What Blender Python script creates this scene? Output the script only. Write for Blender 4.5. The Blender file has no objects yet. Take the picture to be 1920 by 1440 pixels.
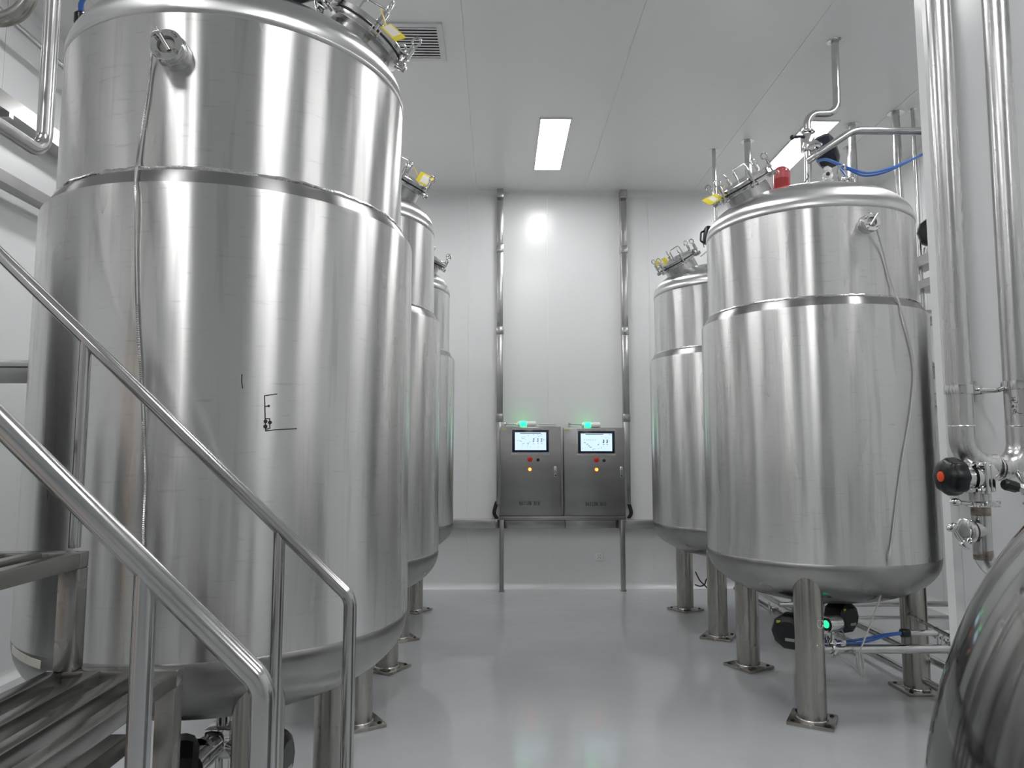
import bpy, bmesh, math, random
from mathutils import Vector as V, Matrix, Quaternion
random.seed(7)
S = bpy.context.scene
COL = S.collection
PI = math.pi

# ---------------------------------------------------------------- camera, world, exposure
cam_d = bpy.data.cameras.new('camera')
cam_d.sensor_width = 36.0
cam_d.lens = 36.0 * 1350 / 1920
cam_d.clip_start = 0.05
cam = bpy.data.objects.new('camera', cam_d)
COL.objects.link(cam)
cam.location = (0, 0, 1.5)
cam.rotation_euler = (math.radians(95.5), 0, -math.atan(25 / 1350))
S.camera = cam
wd = bpy.data.worlds.new('world')
wd.use_nodes = True
wd.node_tree.nodes['Background'].inputs[0].default_value = (.75, .8, .85, 1)
wd.node_tree.nodes['Background'].inputs[1].default_value = 0.05
S.world = wd
S.view_settings.view_transform = 'Standard'
S.view_settings.look = 'None'
S.view_settings.exposure = 0.80
S.view_settings.gamma = 1
S.view_settings.use_curve_mapping = False
LAMP_POWER = 14.0

# ---------------------------------------------------------------- materials
MATS = {}
def nodes(name):
    m = bpy.data.materials.new(name); m.use_nodes = True
    nt = m.node_tree
    return m, nt, nt.nodes['Principled BSDF']
def plain(name, col, rough=.5, metal=0, spec=.5, emit=None, es=0, trans=0, coat=0, alpha=1):
    m, nt, b = nodes(name)
    b.inputs['Base Color'].default_value = (*col, 1)
    b.inputs['Roughness'].default_value = rough
    b.inputs['Metallic'].default_value = metal
    b.inputs['Specular IOR Level'].default_value = spec
    b.inputs['Transmission Weight'].default_value = trans
    b.inputs['Coat Weight'].default_value = coat
    if emit:
        b.inputs['Emission Color'].default_value = (*emit, 1)
        b.inputs['Emission Strength'].default_value = es
    MATS[name] = m
    return m
def noise(nt, scale, detail=4, vec=None, rough=.55):
    n = nt.nodes.new('ShaderNodeTexNoise')
    n.inputs['Scale'].default_value = scale
    n.inputs['Detail'].default_value = detail
    n.inputs['Roughness'].default_value = rough
    if vec is not None: nt.links.new(vec, n.inputs['Vector'])
    return n.outputs[0]
def mapping(nt, scale, kind='Object'):
    tc = nt.nodes.new('ShaderNodeTexCoord')
    mp = nt.nodes.new('ShaderNodeMapping')
    mp.inputs['Scale'].default_value = scale
    nt.links.new(tc.outputs[kind], mp.inputs[0])
    return mp.outputs[0]
def ramp(nt, src, a, b, lo=0., hi=1.):
    r = nt.nodes.new('ShaderNodeMapRange')
    nt.links.new(src, r.inputs[0])
    r.inputs[1].default_value = lo; r.inputs[2].default_value = hi
    r.inputs[3].default_value = a; r.inputs[4].default_value = b
    return r.outputs[0]
def mixcol(nt, fac, c1, c2):
    x = nt.nodes.new('ShaderNodeMix'); x.data_type = 'RGBA'
    nt.links.new(fac, x.inputs[0])
    x.inputs[6].default_value = (*c1, 1); x.inputs[7].default_value = (*c2, 1)
    return x.outputs[2]
def bump(nt, b, src, strength, dist=.01):
    n = nt.nodes.new('ShaderNodeBump')
    n.inputs['Strength'].default_value = strength
    n.inputs['Distance'].default_value = dist
    nt.links.new(src, n.inputs['Height'])
    nt.links.new(n.outputs[0], b.inputs['Normal'])

def steel(name, c1, c2, r1, r2, aniso=0, scale=(3, 3, 3), nscale=4, b_str=0, b_vec=None, b_scale=40, arot=.25, detail=2):
    """stainless steel: colour and roughness vary with a stretched noise; optional turned (circumferential) brushing"""
    m, nt, b = nodes(name)
    b.inputs['Metallic'].default_value = 1
    n = noise(nt, nscale, detail, mapping(nt, scale))
    nt.links.new(mixcol(nt, ramp(nt, n, 0, 1, .3, .7), c1, c2), b.inputs['Base Color'])
    nt.links.new(ramp(nt, n, r1, r2, .3, .7), b.inputs['Roughness'])
    if aniso:
        b.inputs['Anisotropic'].default_value = aniso
        b.inputs['Anisotropic Rotation'].default_value = arot
        t = nt.nodes.new('ShaderNodeTangent'); t.direction_type = 'RADIAL'; t.axis = 'Z'
        nt.links.new(t.outputs[0], b.inputs['Tangent'])
    if b_str:
        bump(nt, b, noise(nt, b_scale, 3, mapping(nt, b_vec or (1, 1, 1))), b_str, .002)
    MATS[name] = m
    return m
steel('tank_steel', (.73, .73, .72), (.77, .77, .76), .27, .29, 1.0, (5, 5, .5), 1.6, .03, (.5, .5, 16), 30)
steel('head_steel', (.60, .60, .605), (.66, .66, .66), .27, .30, .85, (2, 2, 2), 2, arot=0)
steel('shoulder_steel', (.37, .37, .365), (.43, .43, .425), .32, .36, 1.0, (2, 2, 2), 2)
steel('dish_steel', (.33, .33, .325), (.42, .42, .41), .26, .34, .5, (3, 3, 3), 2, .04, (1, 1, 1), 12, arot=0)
steel('leg_steel', (.37, .355, .325), (.50, .485, .455), .22, .30, .6, (5, 5, 1), 2)
steel('pipe_steel', (.56, .56, .56), (.66, .66, .655), .18, .26, 0, (4, 4, 4), 3)
steel('rough_pipe_steel', (.60, .60, .595), (.69, .69, .685), .24, .30, 0, (14, 14, 1.5), 3, .07, (1, 1, .7), 130)
steel('polished_steel', (.66, .66, .66), (.72, .72, .72), .06, .11, 0, (3, 3, 3), 3)
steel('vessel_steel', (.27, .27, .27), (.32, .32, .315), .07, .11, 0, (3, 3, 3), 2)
steel('cabinet_steel', (.34, .34, .335), (.40, .40, .395), .30, .33, 0, (1.2, 3, 4), 2)
steel('duct_steel', (.44, .44, .43), (.50, .50, .49), .22, .27, 0, (1.5, 3, 1), 2)
steel('stair_steel', (.36, .355, .34), (.46, .45, .43), .22, .30, 0, (4, 2, 4), 2)
steel('rail_steel', (.52, .52, .52), (.60, .60, .595), .15, .20, 0, (2, 2, 2), 2)
steel('weld_steel', (.62, .62, .61), (.78, .78, .77), .14, .3, 0, (30, 30, 30), 3, .5, (1, 1, 1), 90)
steel('heat_tint_steel', (.22, .19, .16), (.40, .37, .33), .25, .35, 0, (8, 8, 20), 3)

# dried drip marks and faint scuffs on the tank walls
nt = MATS['tank_steel'].node_tree; b = nt.nodes['Principled BSDF']
src = b.inputs['Base Color'].links[0].from_socket
drip = ramp(nt, noise(nt, 2.2, 3, mapping(nt, (9, 9, .55))), 1.0, .84, .54, .68)
scuff = ramp(nt, noise(nt, 9, 3, mapping(nt, (1, 1, 9))), 1.0, .88, .62, .72)
mu = nt.nodes.new('ShaderNodeMath'); mu.operation = 'MULTIPLY'
nt.links.new(drip, mu.inputs[0]); nt.links.new(scuff, mu.inputs[1])
sc = nt.nodes.new('ShaderNodeVectorMath'); sc.operation = 'SCALE'
nt.links.new(src, sc.inputs[0]); nt.links.new(mu.outputs[0], sc.inputs['Scale'])
nt.links.new(sc.outputs[0], b.inputs['Base Color'])
def wall_mat(name, col, rough, bstr=.03, spec=.5):
    m, nt, b = nodes(name)
    n = noise(nt, 1.3, 3, mapping(nt, (1, 1, 1)))
    c2 = tuple(x * .97 for x in col)
    nt.links.new(mixcol(nt, n, col, c2), b.inputs['Base Color'])
    b.inputs['Roughness'].default_value = rough
    b.inputs['Specular IOR Level'].default_value = spec
    bump(nt, b, noise(nt, 5, 2, mapping(nt, (1, 1, 1))), bstr, .01)
    MATS[name] = m
wall_mat('wall_panel', (.82, .825, .83), .22)
wall_mat('ceiling_panel', (.86, .86, .855), .26)
wall_mat('joint_strip', (.86, .86, .86), .4)
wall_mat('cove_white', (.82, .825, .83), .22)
# floor: grey self-levelling epoxy, glossy with a lazy unevenness and faint trowel marks
m, nt, b = nodes('epoxy_floor')
mp = mapping(nt, (1, 1, 1))
nb = noise(nt, 1.1, 6, mp, .65)
nt.links.new(mixcol(nt, ramp(nt, nb, 0, 1, .35, .65), (.47, .49, .50), (.52, .54, .545)), b.inputs['Base Color'])
nt.links.new(ramp(nt, noise(nt, 3.5, 5, mp), .05, .15, .3, .75), b.inputs['Roughness'])
bump(nt, b, noise(nt, 4.5, 4, mp, .6), .10, .02)
MATS['epoxy_floor'] = m

plain('black_plastic', (.008, .009, .011), .32)
plain('navy_plastic', (.012, .016, .028), .35)
plain('rubber_gasket', (.02, .02, .02), .6)
plain('ink', (.02, .02, .022), .6)
plain('blue_hose', (.05, .15, .48), .3)
plain('grey_cable', (.55, .55, .54), .4)
plain('black_cable', (.02, .02, .02), .45)
plain('yellow_tag', (.75, .62, .05), .45)
plain('pale_tag', (.78, .76, .68), .5)
plain('white_plastic', (.9, .9, .9), .35)
plain('red_lens', (.72, .16, .18), .15, trans=.8)
plain('red_button', (.55, .03, .02), .3)
plain('orange_cap', (.85, .10, .02), .35)
plain('yellow_ring', (.75, .55, .12), .4)
plain('orange_lamp', (1, .3, .05), .3, emit=(1, .25, .03), es=4)
plain('green_lamp', (.05, .8, .4), .3, emit=(.01, .85, .13), es=2.8)
plain('green_display', (.02, .4, .15), .3, emit=(.02, .8, .3), es=.9)
plain('screen_glow', (.5, .6, .7), .2, emit=(.66, .86, 1.0), es=.46)
plain('screen_ink', (.08, .1, .14), .5)
plain('bezel', (.012, .018, .035), .2)
plain('glass_lens', (.9, .9, .85), .03, trans=.6)
plain('diffuser', (.9, .9, .9), .5, emit=(1, 1, 1.0), es=LAMP_POWER)
plain('lamp_frame', (.75, .75, .76), .4)
plain('vent_paint', (.72, .72, .73), .4)
plain('vent_dark', (.03, .03, .035), .7)
plain('beige_door', (.72, .50, .36), .35)
plain('dark_door', (.06, .06, .062), .4)
plain('label_yellow', (.55, .55, .08), .5)
plain('label_grey', (.4, .41, .4), .5)

# ---------------------------------------------------------------- mesh building helpers
def frame(axis, up=None):
    """matrix whose z is the axis"""
    z = V(axis).normalized()
    a = V(up) if up else (V((0, 0, 1)) if abs(z.z) < .9 else V((0, 1, 0)))
    x = a.cross(z)
    if x.length < 1e-6: x = V((1, 0, 0)).cross(z)
    x.normalize(); y = z.cross(x)
    return Matrix((x, y, z)).transposed()
def fillet(pts, r, n=7, closed=False):
    pts = [V(p) for p in pts]
    if r <= 0 or len(pts) < 3: return pts
    out = [pts[0]]
    for i in range(1, len(pts) - 1):
        a, p, c = pts[i - 1], pts[i], pts[i + 1]
        u, w = (a - p), (c - p)
        lu, lw = u.length, w.length
        u.normalize(); w.normalize()
        ang = u.angle(w)
        if ang > PI - .02: out.append(p); continue
        t = min(r / math.tan(ang / 2), lu * .49 if i > 1 else lu * .95, lw * .49 if i < len(pts) - 2 else lw * .95)
        rr = t * math.tan(ang / 2)
        bis = (u + w).normalized()
        c0 = p + bis * (rr / math.sin(ang / 2))
        s, e = p + u * t - c0, p + w * t - c0
        q = s.rotation_difference(e)
        for k in range(n + 1):
            out.append(c0 + Quaternion().slerp(q, k / n) @ s)
    out.append(pts[-1])
    return out
def spline(pts, n=8):
    p = [V(q) for q in pts]; p = [2 * p[0] - p[1]] + p + [2 * p[-1] - p[-2]]
    out = []
    for i in range(1, len(p) - 2):
        for k in range(n):
            t = k / n
            a, b_, c, d = p[i - 1], p[i], p[i + 1], p[i + 2]
            out.append(.5 * ((2 * b_) + (c - a) * t + (2 * a - 5 * b_ + 4 * c - d) * t * t + (3 * b_ - a - 3 * c + d) * t ** 3))
    out.append(p[-2])
    return out
class B:
    def __init__(self): self.bm = bmesh.new()
    def loft(self, rings, cap=True, loop=False):
        bm = self.bm
        vs = []
        for r in rings:
            if len(r) == 1: vs.append([bm.verts.new(r[0])])
            else: vs.append([bm.verts.new(p) for p in r])
        pairs = list(zip(vs, vs[1:])) + ([(vs[-1], vs[0])] if loop else [])
        for a, c in pairs:
            n = max(len(a), len(c))
            for i in range(n):
                j = (i + 1) % n
                if len(a) == 1 and len(c) == 1: continue
                try:
                    if len(a) == 1: bm.faces.new((a[0], c[j], c[i]))
                    elif len(c) == 1: bm.faces.new((a[i], a[j], c[0]))
                    else: bm.faces.new((a[i], a[j], c[j], c[i]))
                except ValueError: pass
        if cap and not loop:
            if len(vs[0]) > 2: bm.faces.new(list(reversed(vs[0])))
            if len(vs[-1]) > 2: bm.faces.new(vs[-1])
        return self
    def lathe(self, prof, seg=32, o=(0, 0, 0), axis=(0, 0, 1), cap=True, closed=False):
        M = frame(axis); o = V(o)
        rings = []
        for r, z in prof:
            if r < 1e-6: rings.append([o + M @ V((0, 0, z))])
            else: rings.append([o + M @ V((r * math.cos(2 * PI * i / seg), r * math.sin(2 * PI * i / seg), z)) for i in range(seg)])
        return self.loft(rings, cap and not closed, closed)
    def cyl(self, p0, p1, r, r2=None, seg=20, bev=0):
        p0, p1 = V(p0), V(p1); L = (p1 - p0).length; r2 = r if r2 is None else r2
        pr = [(r, 0), (r2, L)]
        if bev: pr = [(r - bev, 0), (r, bev), (r2, L - bev), (r2 - bev, L)]
        return self.lathe(pr, seg, p0, p1 - p0)
    def tube(self, pts, r, seg=14, fil=0, n=7, loop=False):
        p = fillet(pts, fil, n)
        if loop: p = [V(q) for q in pts]
        N = len(p); tang = []
        for i in range(N):
            if loop: t = p[(i + 1) % N] - p[i - 1]
            else: t = p[min(i + 1, N - 1)] - p[max(i - 1, 0)]
            tang.append(t.normalized())
        M = frame(tang[0]); x = M.col[0].copy()
        rings = []
        for i in range(N):
            t = tang[i]
            x = (x - t * x.dot(t)).normalized(); y = t.cross(x)
            rr = r(i / max(1, N - 1)) if callable(r) else r
            rings.append([p[i] + (x * math.cos(2 * PI * k / seg) + y * math.sin(2 * PI * k / seg)) * rr for k in range(seg)])
        return self.loft(rings, True, loop)
    def ring(self, c, axis, R, r, seg=24, s2=8):
        M = frame(axis); c = V(c)
        return self.tube([c + M @ V((R * math.cos(2 * PI * i / seg), R * math.sin(2 * PI * i / seg), 0)) for i in range(seg)], r, s2, loop=True)
    def box(self, c, s, rot=None, bev=0):
        R = rot if rot is not None else Matrix.Identity(3)
        c = V(c); h = V(s) / 2
        n0 = len(self.bm.verts)
        vs = [self.bm.verts.new(c + R @ V((x * h.x, y * h.y, z * h.z))) for x in (-1, 1) for y in (-1, 1) for z in (-1, 1)]
        fs = [self.bm.faces.new([vs[i] for i in f]) for f in ((0, 1, 3, 2), (4, 6, 7, 5), (0, 4, 5, 1), (2, 3, 7, 6), (0, 2, 6, 4), (1, 5, 7, 3))]
        if bev:
            es = list({e for f in fs for e in f.edges})
            bmesh.ops.bevel(self.bm, geom=es, offset=bev, segments=2, affect='EDGES', profile=.5)
        return self
    def span(self, a, b_, bev=0):
        a, b_ = V(a), V(b_)
        return self.box((a + b_) / 2, [abs(q) for q in (b_ - a)], None, bev)
    def prism(self, poly, z0, z1, M=None, o=(0, 0, 0)):
        M = M or Matrix.Identity(3); o = V(o)
        return self.loft([[o + M @ V((x, y, z)) for x, y in poly] for z in (z0, z1)])
    def ball(self, c, r, sc=(1, 1, 1), seg=16, rot=None):
        c = V(c); R = rot or Matrix.Identity(3)
        rings = []
        for i in range(seg // 2 + 1):
            th = PI * i / (seg // 2)
            if i in (0, seg // 2): rings.append([c + R @ V((0, 0, -r * math.cos(th) * sc[2]))])
            else: rings.append([c + R @ V((r * sc[0] * math.sin(th) * math.cos(2 * PI * k / seg), r * sc[1] * math.sin(th) * math.sin(2 * PI * k / seg), -r * sc[2] * math.cos(th))) for k in range(seg)])
        return self.loft(rings, False)
ORG = {}
def finish(name, b, mat, off=(0, 0, 0), smooth=True, ang=38):
    bm = b.bm
    bmesh.ops.recalc_face_normals(bm, faces=bm.faces)
    if V(off).length > 0: bmesh.ops.translate(bm, verts=bm.verts, vec=-V(off))
    if smooth:
        lim = math.radians(ang)
        for f in bm.faces: f.smooth = True
        for e in bm.edges:
            if len(e.link_faces) == 2 and e.calc_face_angle(0) > lim: e.smooth = False
    me = bpy.data.meshes.new(name); bm.to_mesh(me); bm.free()
    me.materials.append(MATS[mat])
    return me
def obj(name, b, mat, parent=None, label=None, smooth=True, ang=38):
    """link the collected shapes (given in world coordinates) as ONE mesh object"""
    off = ORG.get(parent.name, V((0, 0, 0))) if parent else V((0, 0, 0))
    o = bpy.data.objects.new(name, finish(name, b, mat, off, smooth, ang))
    COL.objects.link(o)
    if parent: o.parent = parent
    ORG[o.name] = off
    if label: o['label'] = label
    return o
def thing(name, label, cat, loc=(0, 0, 0), group=None):
    o = bpy.data.objects.new(name, None); COL.objects.link(o)
    o.empty_display_size = .05
    o.location = loc; o['label'] = label; o['category'] = cat
    if group: o['group'] = group
    ORG[o.name] = V(loc)
    return o
def tag(o, label, cat, group=None):
    o['label'] = label; o['category'] = cat
    if group: o['group'] = group
    return o
def struct(name, b, mat, **k):
    o = obj(name, b, mat, **k); o['kind'] = 'structure'
    return o
def copy_tree(root, loc, label):
    c = root.copy(); COL.objects.link(c); c.location = loc; c['label'] = label
    ORG[c.name] = V(loc)
    for ch in list(root.children):
        d = ch.copy(); COL.objects.link(d); d.parent = c; ORG[d.name] = V(loc)
        for g in list(ch.children):
            e = g.copy(); COL.objects.link(e); e.parent = d
    return c
def same(src, name, loc, parent):
    """another piece sharing the mesh of an alike piece"""
    o = bpy.data.objects.new(name, src.data); COL.objects.link(o)
    o.location = loc; o.parent = parent
    return o

# ---------------------------------------------------------------- the room
XL, XR, YF, YB, H = -3.28, 4.28, -6.2, 8.22, 4.56
struct('floor', B().span((XL - .1, YF - .1, -.1), (XR + .1, YB + .1, 0)), 'epoxy_floor')

def panel_wall(name, axis, at, cuts, inward, mat='wall_panel', z1=H):
    """a wall of cleanroom sandwich panels on a recessed joint backing; axis = direction the panels run along"""
    j = .006
    b = B()
    lo, hi = cuts[0], cuts[-1]
    back0, back1 = at - inward * .004, at - inward * .10
    if axis == 'x': b.span((lo, back0, 0), (hi, back1, z1))
    else: b.span((back0, lo, 0), (back1, hi, z1))
    w = struct(name, b, 'joint_strip')
    for a, c in zip(cuts, cuts[1:]):
        p = B()
        if axis == 'x': p.span((a + j, at, .0), (c - j, at - inward * .003, z1))
        else: p.span((at, a + j, .0), (at - inward * .003, c - j, z1))
        obj('panel', p, mat, w)
    return w
panel_wall('wall_back', 'x', YB, [XL, -2.60, -1.43, -.353, .566, 1.75, 2.93, XR], -1)
panel_wall('wall_front', 'x', YF, [XL, -2.1, -.92, .26, 1.44, 2.62, XR], 1)
panel_wall('wall_left', 'y', XL, [YF, -5.0, -3.8, -2.6, -1.4, -.2, 1.0, 2.2, 3.4, 4.6, 5.8, 7.0, YB], 1)
panel_wall('wall_right', 'y', XR, [YF, -5.0, -3.8, -2.6, -1.4, -.2, 1.0, 2.2, 3.4, 4.6, 5.8, 7.0, YB], -1)
# thin partition the two vertical pipes are clamped to
PX, PY = 1.758, 2.80
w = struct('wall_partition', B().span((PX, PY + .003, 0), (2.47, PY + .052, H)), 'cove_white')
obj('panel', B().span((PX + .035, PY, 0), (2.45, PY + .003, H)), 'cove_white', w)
# ceiling of long panels
cb = struct('ceiling', B().span((XL - .1, YF - .1, H + .004), (XR + .1, YB + .1, H + .1)), 'joint_strip')
cx = [XL, -2.78, -1.52, -.26, .995, 2.27, 3.53, XR]
for a, c in zip(cx, cx[1:]):
    obj('panel', B().span((a + .005, YF, H), (c - .005, YB, H + .004)), 'ceiling_panel', cb)
# coving where ceiling meets wall, and coved skirting
def cove(name, p0, p1, nrm, z, up, r=.05):
    b = B(); n = V(nrm); rings = []
    pr = [(0, 0), (r, 0)] + [(r - r * math.sin(t), r - r * math.cos(t)) for t in [PI / 2 * k / 6 for k in range(1, 7)]]
    for p in (p0, p1):
        rings.append([V((p[0], p[1], z)) + n * u + V((0, 0, up * w_)) for u, w_ in pr])
    b.loft(rings)
    struct(name, b, 'cove_white')
cove('trim_1', (XL, YB), (XR, YB), (0, -1, 0), H, -1)
cove('trim_2', (XL, YF), (XL, YB), (1, 0, 0), H, -1)
cove('trim_3', (XR, YF), (XR, YB), (-1, 0, 0), H, -1)
cove('baseboard_back', (XL, YB), (XR, YB), (0, -1, 0), 0, 1, .06)
cove('baseboard_left', (XL, YF), (XL, YB), (1, 0, 0), 0, 1, .06)
cove('baseboard_right', (XR, YF), (XR, YB), (-1, 0, 0), 0, 1, .09)
# unseen doors added to the side walls to tint and darken tank reflections
def added_door(n, xw, s, y0, y1, h, mat):
    d = struct('door_%d' % n, B().span((xw, y0 - .05, 0), (xw + s * .02, y1 + .05, h + .05)), 'lamp_frame')
    obj('door_leaf', B().span((xw + s * .02, y0, .01), (xw + s * .035, y1, h)), mat, d)
    obj('door_handle', B().tube([(xw + s * .035, y0 + .1, 1.02), (xw + s * .09, y0 + .1, 1.02), (xw + s * .09, y0 + .22, 1.02)], .009, 10, .02), 'polished_steel', d)
added_door(1, XL, 1, -.98, -.12, 2.3, 'beige_door')  # beige, added for a warm stripe in the big left tank's reflection
added_door(2, XL, 1, 1.75, 2.75, 2.6, 'dark_door')  # dark grey, added to darken the left edge of the big left tank
added_door(3, XR, -1, 4.35, 5.25, 2.6, 'dark_door')  # dark grey, added to darken the right edge of the front right tank

# ceiling lights: 0.3 x 1.2 m panels
def ceiling_light(x, y, label):
    t = thing('ceiling_light', label, 'ceiling light', (x, y, H - .012), 'ceiling light panels')
    f = B(); hw, hl, e = .15, .60, .014
    for sx in (-1, 1): f.span((x + sx * hw, y - hl, H), (x + sx * (hw - e), y + hl, H - .012))
    for sy in (-1, 1): f.span((x - hw + e, y + sy * hl, H), (x + hw - e, y + sy * (hl - e), H - .012))
    obj('frame', f, 'lamp_frame', t)
    obj('diffuser', B().span((x - hw + e, y - hl + e, H - .002), (x + hw - e, y + hl - e, H - .008)), 'diffuser', t)
LX, LY = (-1.96, .52, 3.0), (6.92, 3.98, .80, -2.2)
for i, x in enumerate(LX):
    for k, y in enumerate(LY):
        if (i, k) == (1, 3): continue
        lab = {(1, 0): 'bright oblong ceiling light panel over the aisle, in the middle of the picture',
               (2, 0): 'bright oblong ceiling light panel behind the pipes over the right tank'}.get((i, k))
        if not lab:
            lab = '%s ceiling light panel %s' % (('left-row', 'aisle-row', 'right-row')[i], ('above the back of the left tank row', 'just beyond the top edge of the picture', 'overhead beside the camera', 'behind the camera')[k])
        ceiling_light(x, y, lab)

# ceiling return-air grille
vx0, vx1, vy0, vy1 = -.92, -.412, 4.875, 5.365
t = thing('ceiling_vent', 'pale louvred air grille in the ceiling beside the front left tank', 'vent', ((vx0 + vx1) / 2, (vy0 + vy1) / 2, H))
f = B(); e = .042
f.span((vx0, vy0, H), (vx1, vy0 + e, H - .014)).span((vx0, vy1 - e, H), (vx1, vy1, H - .014))
f.span((vx0, vy0 + e, H), (vx0 + e, vy1 - e, H - .014)).span((vx1 - e, vy0 + e, H), (vx1, vy1 - e, H - .014))
obj('frame', f, 'vent_paint', t)
obj('backing', B().span((vx0 + e, vy0 + e, H), (vx1 - e, vy1 - e, H - .001)), 'vent_dark', t)
R_ = Matrix.Rotation(math.radians(8), 3, 'X')
ns = 11
for k in range(ns):
    y = vy0 + e + (k + .5) * (vy1 - vy0 - 2 * e) / ns
    obj('slat', B().box(((vx0 + vx1) / 2, y, H - .012), (vx1 - vx0 - 2 * e, .022, .0025), R_), 'vent_paint', t)

# ---------------------------------------------------------------- storage tanks
def sup(r, h, n, k):
    out = []
    for i in range(k + 1):
        t = PI / 2 * i / k
        out.append((r * max(0, math.cos(t)) ** (2 / n), h * math.sin(t) ** (2 / n)))
    return out
RU, RJ = .645, .694
HH, HN = .275, 2.12
Z0, Z1, Z2, Z3 = .88, 2.350, 2.408, 2.945     # bottom seam, shoulder, weld, head seam
def headz(r): return Z3 + .014 + HH * max(0, 1 - (r / RU) ** HN) ** (1 / HN)
def xform(b, M):
    bmesh.ops.transform(b.bm, matrix=M, verts=b.bm.verts); return b
def build_tank(sx, loc, label, sight_dx, az=.35, lift=0.0, out=.45):
    X, Y = loc
    T = thing('storage_tank', label, 'tank', (X, Y, 0), 'stainless storage tanks')
    up = B().lathe([(RU, 2.36), (RU, 2.6), (RU, Z3 - .006), (RU - .004, Z3 - .002)], 96, (X, Y, 0), cap=False)
    obj('upper_shell', up, 'tank_steel', T)
    hd = [(RU - .003, Z3 - .004), (RU + .004, Z3 + .004)] + [(r + .004 if r > .1 else r, Z3 + .014 + z) for r, z in sup(RU, HH, HN, 22)]
    hd[-1] = (0, hd[-1][1])
    obj('top_head', B().lathe(hd, 96, (X, Y, 0), cap=False), 'head_steel', T, ang=60)
    jk = [(RJ - .004, Z0 - .004), (RJ, Z0 + .004), (RJ, 1.6), (RJ, Z1 - .012), (RJ - .003, Z1)]
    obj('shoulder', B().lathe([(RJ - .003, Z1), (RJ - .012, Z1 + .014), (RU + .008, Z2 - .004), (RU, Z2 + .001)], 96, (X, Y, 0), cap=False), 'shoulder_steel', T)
    obj('jacket', B().lathe(jk, 96, (X, Y, 0), cap=False), 'tank_steel', T)
    bh = [(r if i < 20 else 0, Z0 - z) for i, (r, z) in enumerate(sup(RJ, .30, 2.25, 20))]
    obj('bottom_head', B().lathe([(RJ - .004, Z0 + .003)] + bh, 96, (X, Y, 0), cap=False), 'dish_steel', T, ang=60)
    wb = B(); N = 220
    wb.tube([(X + (RU + .003) * math.cos(2 * PI * i / N), Y + (RU + .003) * math.sin(2 * PI * i / N), Z2 + random.uniform(-.0025, .0025)) for i in range(N)], lambda t: .0085, 6, loop=True)
    obj('weld_seam', wb, 'weld_steel', T)
    # legs: pair towards the aisle, one towards the wall
    for k, a in enumerate((PI, PI / 3, -PI / 3)):
        if sx < 0: a = PI - a
        ca, sa = math.cos(a), math.sin(a)
        lx, ly = X + .6 * ca, Y + .6 * sa
        leg = obj('leg', B().lathe([(.079, .018), (.079, .80)], 32, (lx, ly, 0)), 'leg_steel', T)
        Rz = Matrix.Rotation(a, 3, 'Z')
        obj('base_plate', B().box((lx, ly, .010), (.245, .245, .02), Rz, .003), 'leg_steel', leg)
        obj('weld_bead', B().ring((lx, ly, .022), (0, 0, 1), .08, .006, 32, 6), 'weld_steel', leg)
        first = None
        for p in (-1, 1):
            for q in (-1, 1):
                c = V((lx, ly, .02)) + Rz @ V((p * .092, q * .092, 0))
                if first is None:
                    first = obj('anchor_bolt', B().lathe([(.013, 0), (.013, .003), (.009, .004), (.009, .007)], 8, c), 'black_plastic', leg); c0 = c
                else: same(first, 'anchor_bolt', c - c0, leg)
    # manway, tilted towards the aisle
    tl = math.radians(33)
    A = V((math.sin(tl), 0, math.cos(tl))); Rm = frame(A, (0, 1, 0)).to_4x4()
    O = V((out, 0, headz(out))) + A * (lift - .045)
    M = Matrix.Translation((X, Y, 0)) @ Matrix.Rotation(-az if sx > 0 else PI + az, 4, 'Z') @ Matrix.Translation(O) @ Rm @ Matrix.Scale(.87, 4)
    nk = B().lathe([(.165, -.16), (.165, .095), (.2, .100), (.203, .104), (.203, .126), (.2, .128), (.15, .128)], 48, cap=False)
    mw = obj('manway', xform(nk, M), 'pipe_steel', T)
    obj('gasket', xform(B().lathe([(.198, .126), (.2, .128), (.2, .136), (.198, .138)], 48), M), 'rubber_gasket', mw)
    obj('lid', xform(B().lathe([(.202, .137), (.204, .139), (.204, .160), (.2, .164), (.165, .166), (.15, .172), (.08, .186), (0, .19)], 48), M), 'pipe_steel', mw)
    hy = -.06 if sx > 0 else .06
    obj('handle', xform(B().tube([(-.06, hy, .17), (-.06, hy, .275), (.075, hy, .275), (.075, hy, .17)], .0065, 10, .025), M), 'polished_steel', mw)
    def bolt(phi):
        b = B()
        for s in (-1, 1): b.box((.222, s * .019, .108), (.055, .007, .034), None, .002)
        b.cyl((.232, -.03, .108), (.232, .03, .108), .008, seg=10)
        b.cyl((.232, 0, .105), (.225, 0, .225), .0075, seg=10)
        b.lathe([(.018, .150), (.018, .158), (.0145, .160), (.0145, .212), (.009, .216)], 14, (.228, 0, 0))
        b.box((.208, 0, .166), (.05, .034, .010), None, .002)
        b.ring((.225, 0, .247), (.35, 1, 0), .023, .0055, 18, 8)
        return xform(b, M @ Matrix.Rotation(phi, 4, 'Z'))
    for k in range(6): obj('swing_bolt', bolt(k * PI / 3 + .12), 'polished_steel', mw)
    hg = B().box((-.235, 0, .135), (.07, .05, .03), None, .004)
    hg.cyl((-.26, -.05, .125), (-.26, .05, .125), .011)
    obj('hinge', xform(hg, M @ Matrix.Rotation(.35, 4, 'Z')), 'polished_steel', mw)
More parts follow.
